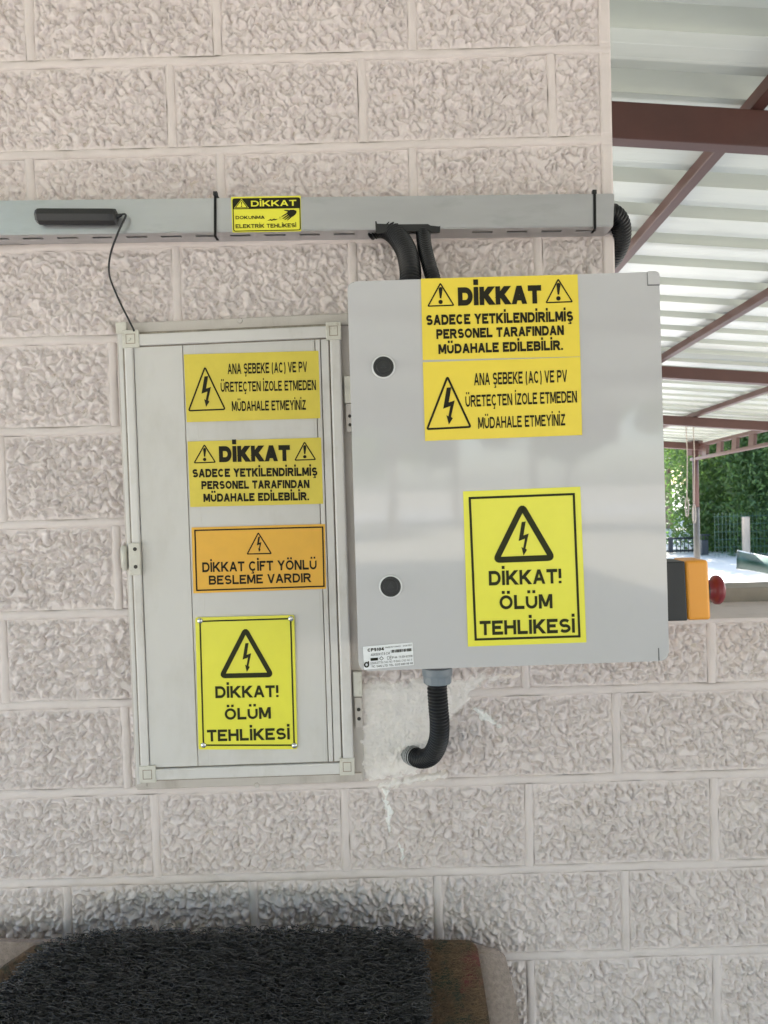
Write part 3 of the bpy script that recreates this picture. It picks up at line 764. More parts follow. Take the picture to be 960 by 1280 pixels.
f = Flat(); f.ring(round_poly(shrink([(322.8, 664.7), (307.8, 693.3), (340.3, 692.5)], 1.5), 1), 1.5); f.build('warning_triangle', YS - E, m_ink, s)
f = Flat(); bolt(f, 323.4, 671, 19, 7.5); f.build('lightning_bolt', YS - E, m_ink, s)
f = Flat(); put_text(f, 'DİKKAT ÇİFT YÖNLÜ', (253, 715.3), (396, 711.7), 12.3, .21); put_text(f, 'BESLEME VARDIR', (261.3, 731), (389, 727.7), 11.4, .21)
f.build('lettering', YS - E, m_ink, s)
YR = YS - .0012
s = sign_olum([(244, 772), (367.8, 768.9), (371.7, 936.5), (248.3, 937)], [(250, 776.7), (363.3, 773.3), (367.7, 931.5), (254.3, 931.5)],
          [(306.7, 781), (272.5, 848), (344, 846.5)], YR, .0016, 'lemon yellow OLUM TEHLIKESI sign riveted at its corners on the white cabinet door',
          [('DİKKAT!', (269.3, 872.7), (348.3, 871.3), 14.8), ('ÖLÜM', (281, 900), (338.7, 898.3), 14.5), ('TEHLİKESİ', (259, 927), (362.3, 924.3), 14.6)], 1.9, 6.0, 2.5)
for c in ((250, 776), (363.7, 773.3), (254.3, 931.5), (368, 932)):
    p = at(c[0], c[1], YR); bm = bmesh.new(); bmesh.ops.create_uvsphere(bm, u_segments=16, v_segments=8, radius=.0043)
    for v in bm.verts: v.co.y = v.co.y * .55
    bm.transform(Matrix.Translation(p)); from_bm('rivet', bm, m_rivet, s, True)

# ================================================================== GREY ENCLOSURE
YB = -.182
BQ = [(434, 352), (824, 339.5), (836.5, 826), (448.5, 839)]
encl = empty('electrical_enclosure', at(640, 832, -.09), 'large glossy light grey plastic enclosure with two round locks and three yellow signs', 'electrical box')
def box_from(quad, yf, yb, rad, bev, name, mat, par, inset=0):
    Q = round_poly(quad, rad, 6)
    bm = bmesh.new(); c = sum((Vector(q) for q in Q), Vector((0, 0))) / len(Q)
    f = [bm.verts.new(at(p[0], p[1], yf)) for p in Q]; b = [bm.verts.new(v.co + Vector((0, yb - yf, 0))) for v in f]
    n = len(Q); ff = bm.faces.new(f); bm.faces.new(b[::-1])
    for i in range(n): bm.faces.new((f[i], b[i], b[(i + 1) % n], f[(i + 1) % n]))
    bm_bevel(bm, bev, 4, list(ff.edges))
    bm.normal_update()
    o = from_bm(name, bm, mat, par, True)
    return o
lid = box_from(BQ, YB, YB + .028, 11, .0022, 'lid', m_box, encl)
lid.data.polygons.foreach_set('use_smooth', [len(p_.vertices) < 8 for p_ in lid.data.polygons])
def bq_in(k):
    c = Vector((635.5, 589)); return [tuple(Vector(q).lerp(c, k)) for q in BQ]
# body is a little smaller than the lid, behind a shadow gap
Q = [at(q[0], q[1], YB) for q in BQ]
ctr = sum(Q, Vector()) / 4
def proj_box(off, yf, yb, name, mat):
    bm = bmesh.new(); P = [Vector((p.x - math.copysign(off, p.x - ctr.x), yf, p.z - math.copysign(off, p.z - ctr.z))) for p in Q]
    f = [bm.verts.new(p) for p in P]; b = [bm.verts.new(p + Vector((0, yb - yf, 0))) for p in P]
    ff = bm.faces.new(f); bm.faces.new(b[::-1]); es = []
    for i in range(4): 
        fc = bm.faces.new((f[i], b[i], b[(i + 1) % 4], f[(i + 1) % 4]))
    es = [e for e in bm.edges if abs(e.verts[0].co.y - e.verts[1].co.y) > .001]
    bm_bevel(bm, .008, 4, es)
    return from_bm(name, bm, mat, encl)
proj_box(.004, YB + .0275, YB + .034, 'gasket', m_seam)
proj_box(.0015, YB + .0335, -.008, 'body', m_box)
# corner hinge block, a separate piece let into the lid's corner
hc = slab('hinge_cover', round_poly([(809.5, 338.9), (823.6, 338.5), (825.2, 355.3), (810.2, 355.6)], 1.0, 2)[:3] + round_poly([(809.5, 338.9), (824.4, 338.3), (825.2, 355.3), (810.2, 355.6)], 9, 5)[6:12] + [(825.2, 355.3), (810.2, 355.6)], YB - .0016, .012, m_box, encl, .0006)
f = Flat(); f.poly([(808.6, 341), (809.8, 341), (810.6, 356.0), (825, 355.7), (825, 356.8), (809.2, 357.2)]); f.build('seam', YB - .0003, m_seam, lid)
f = Flat(); f.poly([(822.6, 810), (823.9, 810), (824.4, 825.6), (823.1, 825.6)]); f.build('seam', YB - .0003, m_seam, lid)
for c in ((479.3, 458.8), (488.3, 733)):
    p = at(c[0], c[1], YB)
    lk = cyl('lock', p + Vector((0, -.0008, 0)), (0, -1, 0), .0152, .0034, m_ring, encl, 48, bev=.0010, smooth=True)
    cyl('lock_recess', p + Vector((0, -.0015, 0)), (0, -1, 0), .0132, .0030, m_black, lk, 48, bev=.0006, smooth=True)
    cyl('lock_insert', p + Vector((0, -.0026, 0)), (0, -1, 0), .0092, .0030, m_black, lk, 40, bev=.0010, smooth=True)
    cyl('key_socket', p + Vector((0, -.0036, .0006)), (0, -1, 0), .0048, .0030, m_dark, lk, 3)
# gland and signs
YG = -.092
g = at(546, 838, YG); 
gl = empty('cable_gland', g, 'grey ribbed plastic cable gland under the grey enclosure', 'cable gland')
gx = at(546.5, 838, YG).x; gz = at(546.5, 838, YG).z
cyl('gland_flange', (gx, YG, gz - .001), (0, 0, 1), .0215, .012, m_gland, gl, 32, bev=.001, smooth=True)
cyl('gland_nut', (gx, YG, gz - .011), (0, 0, 1), .0195, .014, m_gland, gl, 12, r2=.0205, bev=.001)
YP = YB - .0009
sign_dikkat([(526, 348.4), (722, 343), (725.5, 445.6), (528.5, 450)], YP, m_yel,
            'yellow DIKKAT sign with two exclamation triangles, at the grey enclosure top edge',
            [(550.4, 352.6), (533.6, 383.6), (568.6, 382.3)], [(697.7, 347.4), (681.4, 379.2), (716.8, 377.9)],
            ((572.7, 382.3), (677, 379.2), 23), [('SADECE YETKİLENDİRİLMİŞ', (532.7, 406.7), (716.7, 401.6), 12.9),
            ('PERSONEL TARAFINDAN', (545.6, 423.8), (705, 418.7), 12.2), ('MÜDAHALE EDİLEBİLİR.', (548.2, 442.6), (703.8, 437.4), 12.2)], 1.0)
sign_ana([(528.5, 452.7), (725.5, 446.2), (727.7, 543.8), (531.4, 551.2)], YP, m_yel,
         'yellow ANA SEBEKE sign with lightning triangle, between two other signs on the grey enclosure',
         [(559.2, 467.8), (532, 537.8), (590.2, 534.8)], 2.6,
         [('ANA ŞEBEKE (AC) VE PV', (592.7, 481.8), (709, 477.5), 15.3), ('ÜRETEÇTEN İZOLE ETMEDEN', (582, 508.8), (721.3, 503), 14.6), ('MÜDAHALE ETMEYİNİZ', (597.9, 536), (706.7, 531.8), 14.4)])
sign_olum([(578.8, 614.2), (725.4, 608.3), (733, 803), (585, 808.3)], [(587.2, 622.7), (717.2, 617.6), (724.3, 795.4), (594.7, 799.4)],
          [(652.5, 625.2), (613.8, 704), (696.6, 700.8)], YP, .0006, 'large lemon yellow OLUM TEHLIKESI danger sign on the lower half of the grey enclosure',
          [('DİKKAT!', (611.3, 732), (702, 729), 18.2), ('ÖLÜM', (624.6, 762), (690.8, 760.3), 17.8), ('TEHLİKESİ', (600, 794.2), (718.8, 790.8), 18)], 2.9, 7.6)
# small product label
s = sign('product_label', [(453.5, 808.4), (515.8, 803), (517.4, 831.2), (455.2, 837.3)], YP, .0005, m_lab,
         'small white product label in the lower left corner of the grey enclosure', 1.0)
s['category'] = 'label'
def lp(u, v): return (453.5 + u * 62.3 + v * 1.6, 808.4 - u * 5.5 + v * 28.6)
l = Flat()
put_text(l, 'CP5104', lp(.09, .24), lp(.42, .24), 4.0, .26)
put_text(l, '40X50X17,5 CM', lp(.15, .44), lp(.53, .44), 3.2, .13)
put_text(l, 'IP 44  TS EN 62208', lp(.57, .63), lp(.98, .63), 2.6, .15)
put_text(l, 'CE', lp(.47, .66), lp(.56, .66), 4.4, .14)
put_text(l, 'CEMALETTIN CAD. NO: 10 BAG. CAD. NO: 5', lp(.13, .80), lp(.97, .80), 2.6, .13)
put_text(l, 'TIC. SAN. LTD. TEL: 0212 689 98 98', lp(.15, .95), lp(.98, .95), 2.6, .16)
put_text(l, 'MADE IN TURKEY', lp(.45, .15), lp(.76, .15), 1.7, .14); put_text(l, '10.08.2021', lp(.80, .15), lp(.98, .15), 1.9, .16)
l.build('lettering', YP - E, m_ink, s)
f = Flat()
x = .56; random.seed(3)
while x < .97:
    w = random.choice((.008, .014, .02)); f.poly([lp(x, .25), lp(x + w, .25), lp(x + w, .38), lp(x, .38)]); x += w + random.choice((.006, .010, .014))
f.poly([lp(.14, .53), lp(.29, .53), lp(.29, .65), lp(.14, .65)])
f.build('barcode', YP - E, m_ink, s)
f = Flat(); c = Vector(lp(.055, .80)); f.ring([(c.x + 2.4 * math.cos(t), c.y + 2.7 * math.sin(t)) for t in np.linspace(0, 2 * np.pi, 17)[:-1]], 1.7)
f.poly([(c.x + 1.5, c.y - 4.4), (c.x + 3.1, c.y - 4.6), (c.x + 3.1, c.y), (c.x + 1.7, c.y)]); f.build('emblem', YP - E, m_ink, s)
f = Flat(); q = Vector(lp(.36, .58)); f.ring([(q.x - 2.4, q.y), (q.x, q.y - 2.2), (q.x + 2.4, q.y), (q.x, q.y + 2.2)], .6); f.build('certification_mark', YP - E, m_ink, s)

# ================================================================== TRUNKING
tr = empty('cable_trunking', at(380, 290, 0), 'long galvanised steel cable trunking with a slotted underside, running across the wall', 'cable trunking')
YT, YTB = -.047, -.003
tl0 = at(-60, 251.5, YT); tl1 = at(768, 242, YT); bl0 = at(-60, 293.2, YT); bl1 = at(766.5, 281.5, YT)
tl0 = tl1 + (tl0 - tl1) * 1.35; bl0 = bl1 + (bl0 - bl1) * 1.35
slab3('cover', [tl0, tl1, bl1, bl0], (0, .0014, 0), m_zinc, tr)
slab3('top_flange', [tl0 + Vector((0, .0016, 0)), tl1 + Vector((0, .0016, 0)), Vector((tl1.x, YTB, tl1.z)), Vector((tl0.x, YTB, tl0.z))], (0, 0, -.0014), m_zinc, tr)
# slotted bottom: grid with real slots
bm = bmesh.new(); Lb = bl1.x - bl0.x; th = Vector((0, 0, .0014))
def bpt(x, y): t = (x - bl0.x) / Lb; return Vector((x, y, bl0.z + (bl1.z - bl0.z) * t))
ys = [YT + .0014, YT + .0145, YT + .0215, YTB]
xs = [bl0.x]; x = at(-15, 300, -.03).x
while x > bl0.x + .06: x -= .0508
sl = []
while x < bl1.x - .035: sl.append((x, x + .030)); x += .0508
cut0, cut1 = at(476, 285, YT).x, at(548, 285, YT).x
sl = [s_ for s_ in sl if s_[1] < cut0 - .008 or s_[0] > cut1 + .008]
holes = sl + [(cut0, cut1)]; holes.sort()
xb = sorted({bl0.x, bl1.x, *[v for h_ in holes for v in h_]})
for xa, xc in zip(xb, xb[1:]):
    for j, (ya, yb) in enumerate(zip(ys, ys[1:])):
        isslot = any(abs(xa - h_[0]) < 1e-6 for h_ in sl); iscut = abs(xa - cut0) < 1e-6
        if isslot and j == 1: continue
        if iscut and j < 2: continue
        vs = [bm.verts.new(p) for p in (bpt(xa, ya), bpt(xc, ya), bpt(xc, yb), bpt(xa, yb))]; bm.faces.new(vs)
bmesh.ops.remove_doubles(bm, verts=bm.verts, dist=1e-5)
bmesh.ops.solidify(bm, geom=bm.faces, thickness=.0014)
from_bm('slotted_base', bm, m_zinc, tr)
slab3('back', [Vector((tl0.x, YTB + .001, tl0.z)), Vector((tl1.x - .001, YTB + .001, tl1.z - .001)), Vector((bl1.x - .001, YTB + .001, bl1.z)), Vector((bl0.x, YTB + .001, bl0.z))], (0, .0012, 0), m_zinc, tr)
# black edge guard round the cut-out
slab('edge_guard', [(469, 276.5), (470.6, 276.5), (471.5, 279.5), (500, 280.3), (535, 280), (538, 281.8), (549, 283), (550.5, 282), (550, 290), (540, 290.5), (536, 288), (472, 291), (469.6, 290)], YT - .0016, .004, m_black, tr, 0)
# cable ties
def tie(px0, py0, px1, py1, label):
    p0 = at(px0, py0, YT - .001); p1 = at(px1, py1, YT - .001)
    e = empty('cable_tie', p1, label, 'cable tie', 'black cable ties round the steel trunking')
    P = [p0 + Vector((0, .03, .003)), p0 + Vector((0, .004, .003)), p0 + Vector((0, -.0005, .0005)), p0.lerp(p1, .5) + Vector((0, -.0008, 0)), p1 + Vector((0, -.0005, -.0005)), p1 + Vector((0, .004, -.0018)), p1 + Vector((0, .018, -.0018))]
    bm = bmesh.new(); w = .0019; prev = None
    for p in P:
        c = [bm.verts.new(p + Vector((s_ * w, 0, 0))) for s_ in (-1, 1)]
        if prev: bm.faces.new((prev[0], prev[1], c[1], c[0]))
        prev = c
    bmesh.ops.solidify(bm, geom=bm.faces, thickness=.0014)
    from_bm('strap', bm, m_black, e)
    from_bm('tie_head', bx(p0.x - .003, p0.x + .003, p0.y - .001, p0.y + .006, p0.z - .001, p0.z + .005, .0006), m_black, e)
tie(269, 243.5, 269, 294, 'black cable tie round the trunking just left of the small yellow hand sign')
tie(743.3, 241.5, 743.6, 285, 'black cable tie round the trunking near its right end at the corner')
# small hand sign
YH = YT - .0007
s = sign('warning_sign', [(288.8, 246.2), (375.8, 244.6), (376.6, 289.0), (290.6, 290.6)], YH, .0006, m_ygr,
         'small yellow and black DOKUNMA hand sign stuck on the steel trunking', 1.0)
f = Flat(); f.ring(round_poly([(291, 248.6), (374.6, 247.2), (375.4, 287.4), (292.2, 289)], 2.5), 1.2); f.build('border', YH - E, m_ink, s)
f = Flat(); f.poly([(291, 248.4), (374.6, 247.2), (375, 260.2), (291.4, 261.6)]); f.build('header_bar', YH - E * 1.2, m_ink, s)
f = Flat(); f.poly([(301.8, 250.6), (295.3, 259.2), (308.2, 258.9)]); f.ring([(301.8, 248.8), (292.9, 260.3), (310.6, 260.0)], .45)
put_text(f, 'DİKKAT', (313.8, 258.2), (370.5, 257.1), 7.3, .2); f.build('header_lettering', YH - E * 2, m_ygr, s)
f = Flat(); excl(f, 301.9, 252.4, 6.2); f.build('exclamation_mark', YH - E * 2.6, m_ink, s)
f = Flat(); put_text(f, 'DOKUNMA', (294.6, 274), (330.8, 273.6), 4.1, .2); put_text(f, 'ELEKTRİK TEHLİKESİ', (294.6, 285.3), (370.3, 284), 4.9, .2); f.build('lettering', YH - E, m_ink, s)
def hz(u, v): return (280 + u / 8.727, 235 + v / 8.727)
f = Flat()
f.poly([hz(u, v) for u, v in ((700, 246), (722, 238), (760, 236), (790, 248), (792, 268), (776, 292), (750, 312), (722, 314), (702, 300), (688, 280), (690, 262))])
for a_, b_, w_ in (((722, 250), (660, 243), 7), ((705, 268), (630, 312), 6), ((715, 285), (642, 334), 6.5), ((728, 298), (664, 346), 6.5), ((745, 302), (692, 350), 6)):
    A_ = Vector(a_); B_ = Vector(b_); d_ = (B_ - A_).normalized(); n_ = Vector((-d_.y, d_.x)) * w_
    f.poly([hz(*(A_ + n_)), hz(*(A_ + (B_ - A_) * .55 + n_ * 1.05)), hz(*(B_ + n_ * .7)), hz(*(B_ + d_ * w_ * .7)), hz(*(B_ - n_ * .7)), hz(*(A_ + (B_ - A_) * .55 - n_ * 1.05)), hz(*(A_ - n_))])
f.build('hand_symbol', YH - E, m_ink, s)
f = Flat(); f.poly([(334, 275.8), (338.6, 273.6), (339.4, 274.6), (343, 273), (343.4, 274), (347.6, 273.4), (343.6, 275.6), (342.8, 274.8), (339.4, 276.2), (338.8, 275.4)])
for dx, dy in ((1.6, -3.2), (3, -2), (3.2, .4), (2.4, 3)): f.poly([(348.4, 273.6), (348.4 + dx, 273.6 + dy), (348.7 + dx, 273.9 + dy)])
f.build('spark_symbol', YH - E, m_ink, s)
# antenna stick and its cable
YA = YT - .009
an = empty('antenna', at(98, 271, YA), 'black stick antenna lying on the steel trunking with a thin cable', 'antenna')
Pa, _ = spline([at(46.5, 270.5, YA), at(146.5, 270.8, YA)], 9)
tube('antenna_body', [at(45.8, 270.6, YA), at(46.2, 270.6, YA), at(49.5, 270.6, YA), at(140, 270.9, YA), at(144.6, 270.9, YA), at(146.4, 270.9, YA)], [.006, .0095, .0118, .0118, .0112, .0070], m_black, an, 8, False)
cyl('cable_boot', at(149, 269.6, YA), at(152, 268.6, YA) - at(146, 270.6, YA), .0032, .008, m_black, an, 12, r2=.002)
Pc, _ = spline([at(148, 270, YA), at(154, 267.6, YA), at(157.2, 268.6, YA), at(155, 275, YA - .002), at(147, 292, YA), at(138.5, 316, YT + .012), at(136, 336, -.020), at(139, 352, -.014), at(150, 378, -.016), at(160, 398, -.020), at(166.5, 411, -.026), at(168, 416, -.018)], 90)
tube('antenna_cable', Pc, .0015, m_black, an, 8)
# conduits
def thing_tube(name, pts, r, label, cat='conduit', mat=m_black2, pitch=.0046):
    o = corrugated(name, pts, r, mat, None, pitch); return tag(o, label, cat)
thing_tube('conduit', [at(462, 287, -.020), at(478, 284, -.028), at(494, 293, -.040), at(507, 312, -.062), at(512.5, 335, -.085), at(513, 352, -.095), at(513, 362, -.098)], .0152,
           'thicker black corrugated conduit curving from the trunking cut-out down into the grey enclosure')
thing_tube('conduit', [at(527, 278, -.022), at(528.5, 290, -.038), at(531, 310, -.062), at(536.5, 332, -.085), at(542, 350, -.095), at(545, 362, -.098)], .0104,
           'thinner black corrugated conduit at the right side of the trunking cut-out', pitch=.004)
thing_tube('conduit', [at(756, 268, -.026), at(764, 267, -.024), at(773, 275, -.016), at(776.5, 288, -.004), at(775, 303, .012), at(768, 319, .030), at(757, 331, .048), at(744, 336, .06)], .0148,
           'black corrugated conduit bending round the wall corner from the end of the trunking')
bend = [Vector((gx, YG, gz - .014)), at(546.5, 862, -.092), at(548, 885, -.090), at(549.5, 905, -.085), at(548, 926, -.074), at(540, 943, -.055), at(528, 948.5, -.034), at(517, 945, -.014), at(510, 941, .004)]
thing_tube('conduit', bend, .0142, 'black corrugated conduit hanging from the gland under the grey enclosure and bending into the wall')
ob = bpy.data.objects['conduit.003']; pe = bend[-2]; corrugated('faded_end', [bend[-3].lerp(bend[-2], .75), bend[-2], bend[-1]], .0150, m_fade, ob, .0036)
bpy.context.view_layer.update()

# ================================================================== EMERGENCY STOP
es = empty('emergency_stop_station', at(860, 776, -.09), 'orange and black emergency stop station with a red mushroom button on the enclosure side', 'emergency stop')
YE0, YE1 = -.128, -.080
xb0 = at(836.5, 700, YB).x - .003; xa = at(858.5, 740, YE0).x; xc = at(887.5, 740, YE0).x
zt = at(870, 700.5, YE0).z; zb = at(870, 775.5, YE0).z
lean = .0025
def ebox(name, x0, x1, z0, z1, mat, bev, par):
    bm = bx(x0, x1, YE0, YE1, z0, z1, bev, 3)
    for v in bm.verts: v.co.x += lean * (zt - v.co.z) / (zt - zb) - lean * .5
    return from_bm(name, bm, mat, par)
ebox('base', xb0, xa - .0006, zb - .0002, zt - .001, m_dark, .0018, es)
ebox('cover', xa, xc, zb, zt, m_orange, .0042, es)
zc = at(905, 735.5, -.093).z; yc = (YE0 + YE1) / 2
cyl('collar', (xc + .0015, yc, zc), (1, 0, 0), .0165, .006, m_black, es, 24, bev=.001, smooth=True)
prof = [(0.000, .0150), (.002, .0142), (.005, .0134), (.008, .0140), (.0105, .0165), (.0125, .0195), (.0145, .0204), (.0180, .0204), (.0205, .0188), (.0230, .0150), (.0248, .009), (.0254, .0005)]
tube('mushroom_button', [Vector((xc + .003 + a_, yc, zc)) for a_, r_ in prof], [r_ for a_, r_ in prof], m_red, es, 28)

# ================================================================== MATS leaning at the bottom
def mat_slab(name, outline, y, th, mat, par, lean_=.10):
    top = max(at(p[0], p[1], y).z for p in outline)
    P = [at(p[0], p[1], y) for p in outline]
    P = [Vector((p.x, p.y - (top - p.z) * lean_, p.z)) for p in P]
    xs_ = (P[0].x, P[-1].x); k = len(P)
    P += [Vector((P[-1].x, y - (top - .01) * lean_, .01)), Vector((P[0].x, y - (top - .01) * lean_, .01))]
    return slab3(name, P, (0, th, 0), mat, par, .004)
felt = mat_slab('felt_mat', [(-80, 1170), (20, 1178), (300, 1178), (560, 1184), (602, 1185), (622, 1188), (632, 1196), (637, 1215), (643, 1240), (650, 1285)], -.050, .010, m_felt, None, .04)
tag(felt, 'beige grey felt mat with a rounded corner, rearmost of the mats leaning on the wall', 'mat')
coir = empty('coir_mat', (0, -.11, 0), 'brown coir doormat with dark green and red pattern, middle one of the leaning mats', 'doormat')
mat_slab('mat_backing', [(-60, 1270), (0, 1212), (38, 1186), (80, 1182), (200, 1181), (480, 1179), (588, 1179), (597, 1186), (604, 1226), (613, 1285)], -.066, .012, m_coir, coir, .05)
coil = empty('coil_mat', (0, -.2, 0), 'thick black vinyl loop mat leaning in front, covering the bottom left of the wall', 'doormat')
YM = -.112
outl = [(-60, 1310), (-36, 1274), (10, 1240), (38, 1212), (74, 1190), (115, 1183), (165, 1180), (260, 1180), (360, 1179), (470, 1180), (506, 1183), (518, 1189), (524, 1200), (527, 1218), (529, 1300)]
mat_slab('mat_core', outl, YM + .012, .026, m_coilb, coil, .06)
def strands(name, n, poly, y, mat, par, rad, size, segs, depth, lean_=.06, seed=1, curl=1.0, flat=.35):
    g = np.random.default_rng(seed)
    P = np.array([[at(x_, y_, y).x, at(x_, y_, y).z] for x_, y_ in poly]); top = P[:, 1].max()
    x0, z0 = P.min(0); x1, z1 = P.max(0)
    C = np.stack([g.uniform(x0, x1, n * 2), g.uniform(z0, z1, n * 2)], -1)
    ins = np.zeros(len(C), bool)
    for i in range(len(P)):
        ax, az = P[i]; bx_, bz = P[(i + 1) % len(P)]
        ins ^= ((az > C[:, 1]) != (bz > C[:, 1])) & (C[:, 0] < (bx_ - ax) * (C[:, 1] - az) / (bz - az + 1e-12) + ax)
    C = C[ins][:n]; m = len(C)
    t = np.linspace(0, 1, segs + 1)[None, :]
    th0 = g.uniform(0, 2 * np.pi, (m, 1)); turn = g.uniform(.5, 1.3, (m, 1)) * 2 * np.pi * curl * np.where(g.random((m, 1)) < .5, 1, -1)
    rr = size * g.uniform(.45, 1.25, (m, 1)); drift = size * g.normal(0, .9, (m, 1))
    X = C[:, :1] + rr * np.cos(th0 + turn * t) + drift * (t - .5) * 2
    Z = C[:, 1:] + rr * flat * 1.6 * np.sin(th0 + turn * t) + size * g.normal(0, .25, (m, 1)) * (t - .5)
    D = depth * g.random((m, 1)) + rr * .6 * np.cos(th0 * 1.7 + turn * t * .8)
    Y = y - (top - Z) * lean_ + D
    Pt = np.stack([X, Y, Z], -1)                         # m, s, 3
    T = np.gradient(Pt, axis=1); T /= np.linalg.norm(T, axis=2, keepdims=True) + 1e-9
    up = np.array([.3, -.8, .52]); N1 = np.cross(T, up); N1 /= np.linalg.norm(N1, axis=2, keepdims=True) + 1e-9; N2 = np.cross(T, N1)
    k = 3; V = []
    r_ = rad * g.uniform(.6, 1.3, (m, 1, 1)) * (1 - .0 * t[..., None])
    for s_ in range(k):
        a = 2 * np.pi * s_ / k; V.append(Pt + (N1 * np.cos(a) + N2 * np.sin(a)) * r_)
    V = np.stack(V, 2)                                    # m, s, k, 3
    S = segs + 1; idx = np.arange(m * S * k).reshape(m, S, k)
    a = idx[:, :-1, :]; b = np.roll(idx, -1, 2)[:, :-1, :]; c = np.roll(idx, -1, 2)[:, 1:, :]; d = idx[:, 1:, :]
    Fq = np.stack([a, b, c, d], -1).reshape(-1, 4)
    o = link(name, mesh_np(name, V.reshape(-1, 3), Fq), mat, par, True); o['kind'] = 'stuff'; return o
vis = [(-60, 1300), (-60, 1340), (537, 1340), (536, 1300), (534.5, 1215), (532.5, 1194), (524, 1180), (508, 1173), (470, 1169), (360, 1167), (260, 1168), (165, 1169), (110, 1173), (69, 1179), (34, 1202), (7, 1230), (-40, 1264)]
strands('vinyl_loops', 17000, vis, YM, m_coil, coil, .00062, .0062, 8, .020, seed=3, curl=.9)
strands('coir_fibres', 5000, [(500, 1174), (588, 1178), (597, 1186), (600, 1210), (608, 1300), (500, 1300)], -.068, m_coirf, coir, .00022, .0040, 4, .003, .05, 5, .2, .8)
strands('coir_fibres', 1500, [(-40, 1262), (0, 1230), (46, 1190), (80, 1184), (80, 1230), (-60, 1300)], -.068, m_coirf, coir, .00022, .0040, 4, .003, .05, 6, .2, .8)

# ================================================================== BACKGROUND
# hanging cords
for k_, (x_, yt, yb, lab) in enumerate(((857.5, 530, 632, 'left one of two thin pale cords hanging from the far roof beam'), (866.5, 528, 640, 'right one of two thin pale cords on the far beam, next to the post'))):
    v = on(x_, 529); yy = v.y
    top = at(x_, yt, yy); bot = at(x_ + 1.0, yb - 10, yy)
    e = empty('hanging_cord', top, lab, 'cord', 'cords hanging from the canopy')
    Pc, _ = spline([top, top.lerp(bot, .5) + Vector((.01, 0, 0)), bot], 12); tube('cord', Pc, .006, m_rope, e, 6)
    loop = [bot + Vector((.018 * math.sin(t), 0, -.14 * (1 - math.cos(t)) / 2 * 1.6)) for t in np.linspace(0, 2 * np.pi, 14)]
    tube('cord_loop', loop, .008, m_rope, e, 6)

# trees
def leaf_cloud(g, n, centre, rad, size, clumps, droop=0.0, flatn=.6):
    """leaf quads spread in clumps through an ellipsoid"""
    cc = g.normal(0, 1, (clumps, 3)); cc /= np.linalg.norm(cc, axis=1, keepdims=True); cc *= g.random((clumps, 1)) ** .45
    cr = g.uniform(.14, .34, clumps)
    w = g.integers(0, clumps, n); o = g.normal(0, 1, (n, 3)); o /= np.linalg.norm(o, axis=1, keepdims=True); o *= (g.random((n, 1)) ** .5)
    P = cc[w] + o * cr[w][:, None] * np.array([1, 1, flatn])
    P = P * np.array(rad) + np.array(centre); P[:, 2] -= droop * g.random(n) * rad[2]
    A = g.normal(0, 1, (n, 3)); A /= np.linalg.norm(A, axis=1, keepdims=True); A[:, 2] -= droop * 1.2
    A /= np.linalg.norm(A, axis=1, keepdims=True)
    B = np.cross(A, g.normal(0, 1, (n, 3))); B /= np.linalg.norm(B, axis=1, keepdims=True) + 1e-9
    s = size * g.uniform(.6, 1.5, (n, 1)); L = A * s; W = B * s * .38
    V = np.stack([P - L, P + W, P + L, P - W], 1).reshape(-1, 3)
    return V, np.arange(n * 4).reshape(-1, 4)
def tree(name, x, y, h, crown_r, crown_z, label, n=9000, size=.10, mat=m_leaf_d, clumps=60, droop=0., seed=1, tr_=.16, group='trees around the patio'):
    g = np.random.default_rng(seed); e = empty(name, (x, y, 0), label, 'tree', group)
    top = Vector((x + g.normal(0, .2), y + g.normal(0, .2), h * .8))
    P, _ = spline([Vector((x, y, -.1)), Vector((x + g.normal(0, .15), y, h * .3)), top], 12)
    tube('trunk', P, [tr_ * (1 - .7 * i / 11) for i in range(12)], m_bark, e, 10)
    for k in range(6):
        b = P[4 + k]; an_ = g.uniform(0, 6.28); d = Vector((math.cos(an_), math.sin(an_), .5)) * crown_r[0] * .7
        Pb, _ = spline([b, b + d * .5 + Vector((0, 0, .1)), b + d], 7); tube('limb', Pb, [tr_ * .35 * (1 - .8 * i / 6) for i in range(7)], m_bark, e, 6)
    V, Fq = leaf_cloud(g, n, (x, y, crown_z), crown_r, size, clumps, droop)
    link('crown', mesh_np('crown', V, Fq), mat, e)
    return e
def gp(px, d):                                          # ground position seen at pixel column px at distance d from the wall
    v = ray(px, 640); t = (d + 1.17) / v.y; return (CAM + v * t).x
tree('cedar_tree', gp(962, 15.5), 15.5, 7.5, (2.4, 1.9, 3.4), 3.1, 'big dark cedar with drooping boughs behind the wire fence at the right edge', 105000, .048, m_leaf_d, 120, .35, 2, .22)
tree('cedar_tree', gp(925, 19), 19, 7.5, (2.1, 1.9, 2.9), 4.3, 'dark green tree right of the canopy post, behind the drooping cedar', 26000, .075, m_leaf_l, 45, .2, 3, .2)
tree('leafy_tree', gp(884, 21), 21, 6.5, (2.1, 1.8, 2.0), 4.5, 'bright yellow-green tree directly behind the canopy post', 22000, .08, m_leaf_l, 42, .05, 4, .14)
tree('leafy_tree', gp(836, 24), 24, 7, (2.4, 2.2, 2.8), 4.2, 'dark leafy tree left of the post with a thin trunk above the railing', 34000, .085, m_leaf_d, 60, .05, 5, .16)
for i, (px, d) in enumerate(((800, 33), (870, 40), (930, 34), (990, 30), (1040, 22), (1110, 17), (745, 44))):
    tree('leafy_tree', gp(px, d), d, 9, (4.2, 3.8, 4.0), 6.0, 'one of the distant leafy trees standing beyond the pale parking area', 14000, .17, m_leaf_l, 60, .05, 20 + i, .2, 'distant trees beyond the parking area')
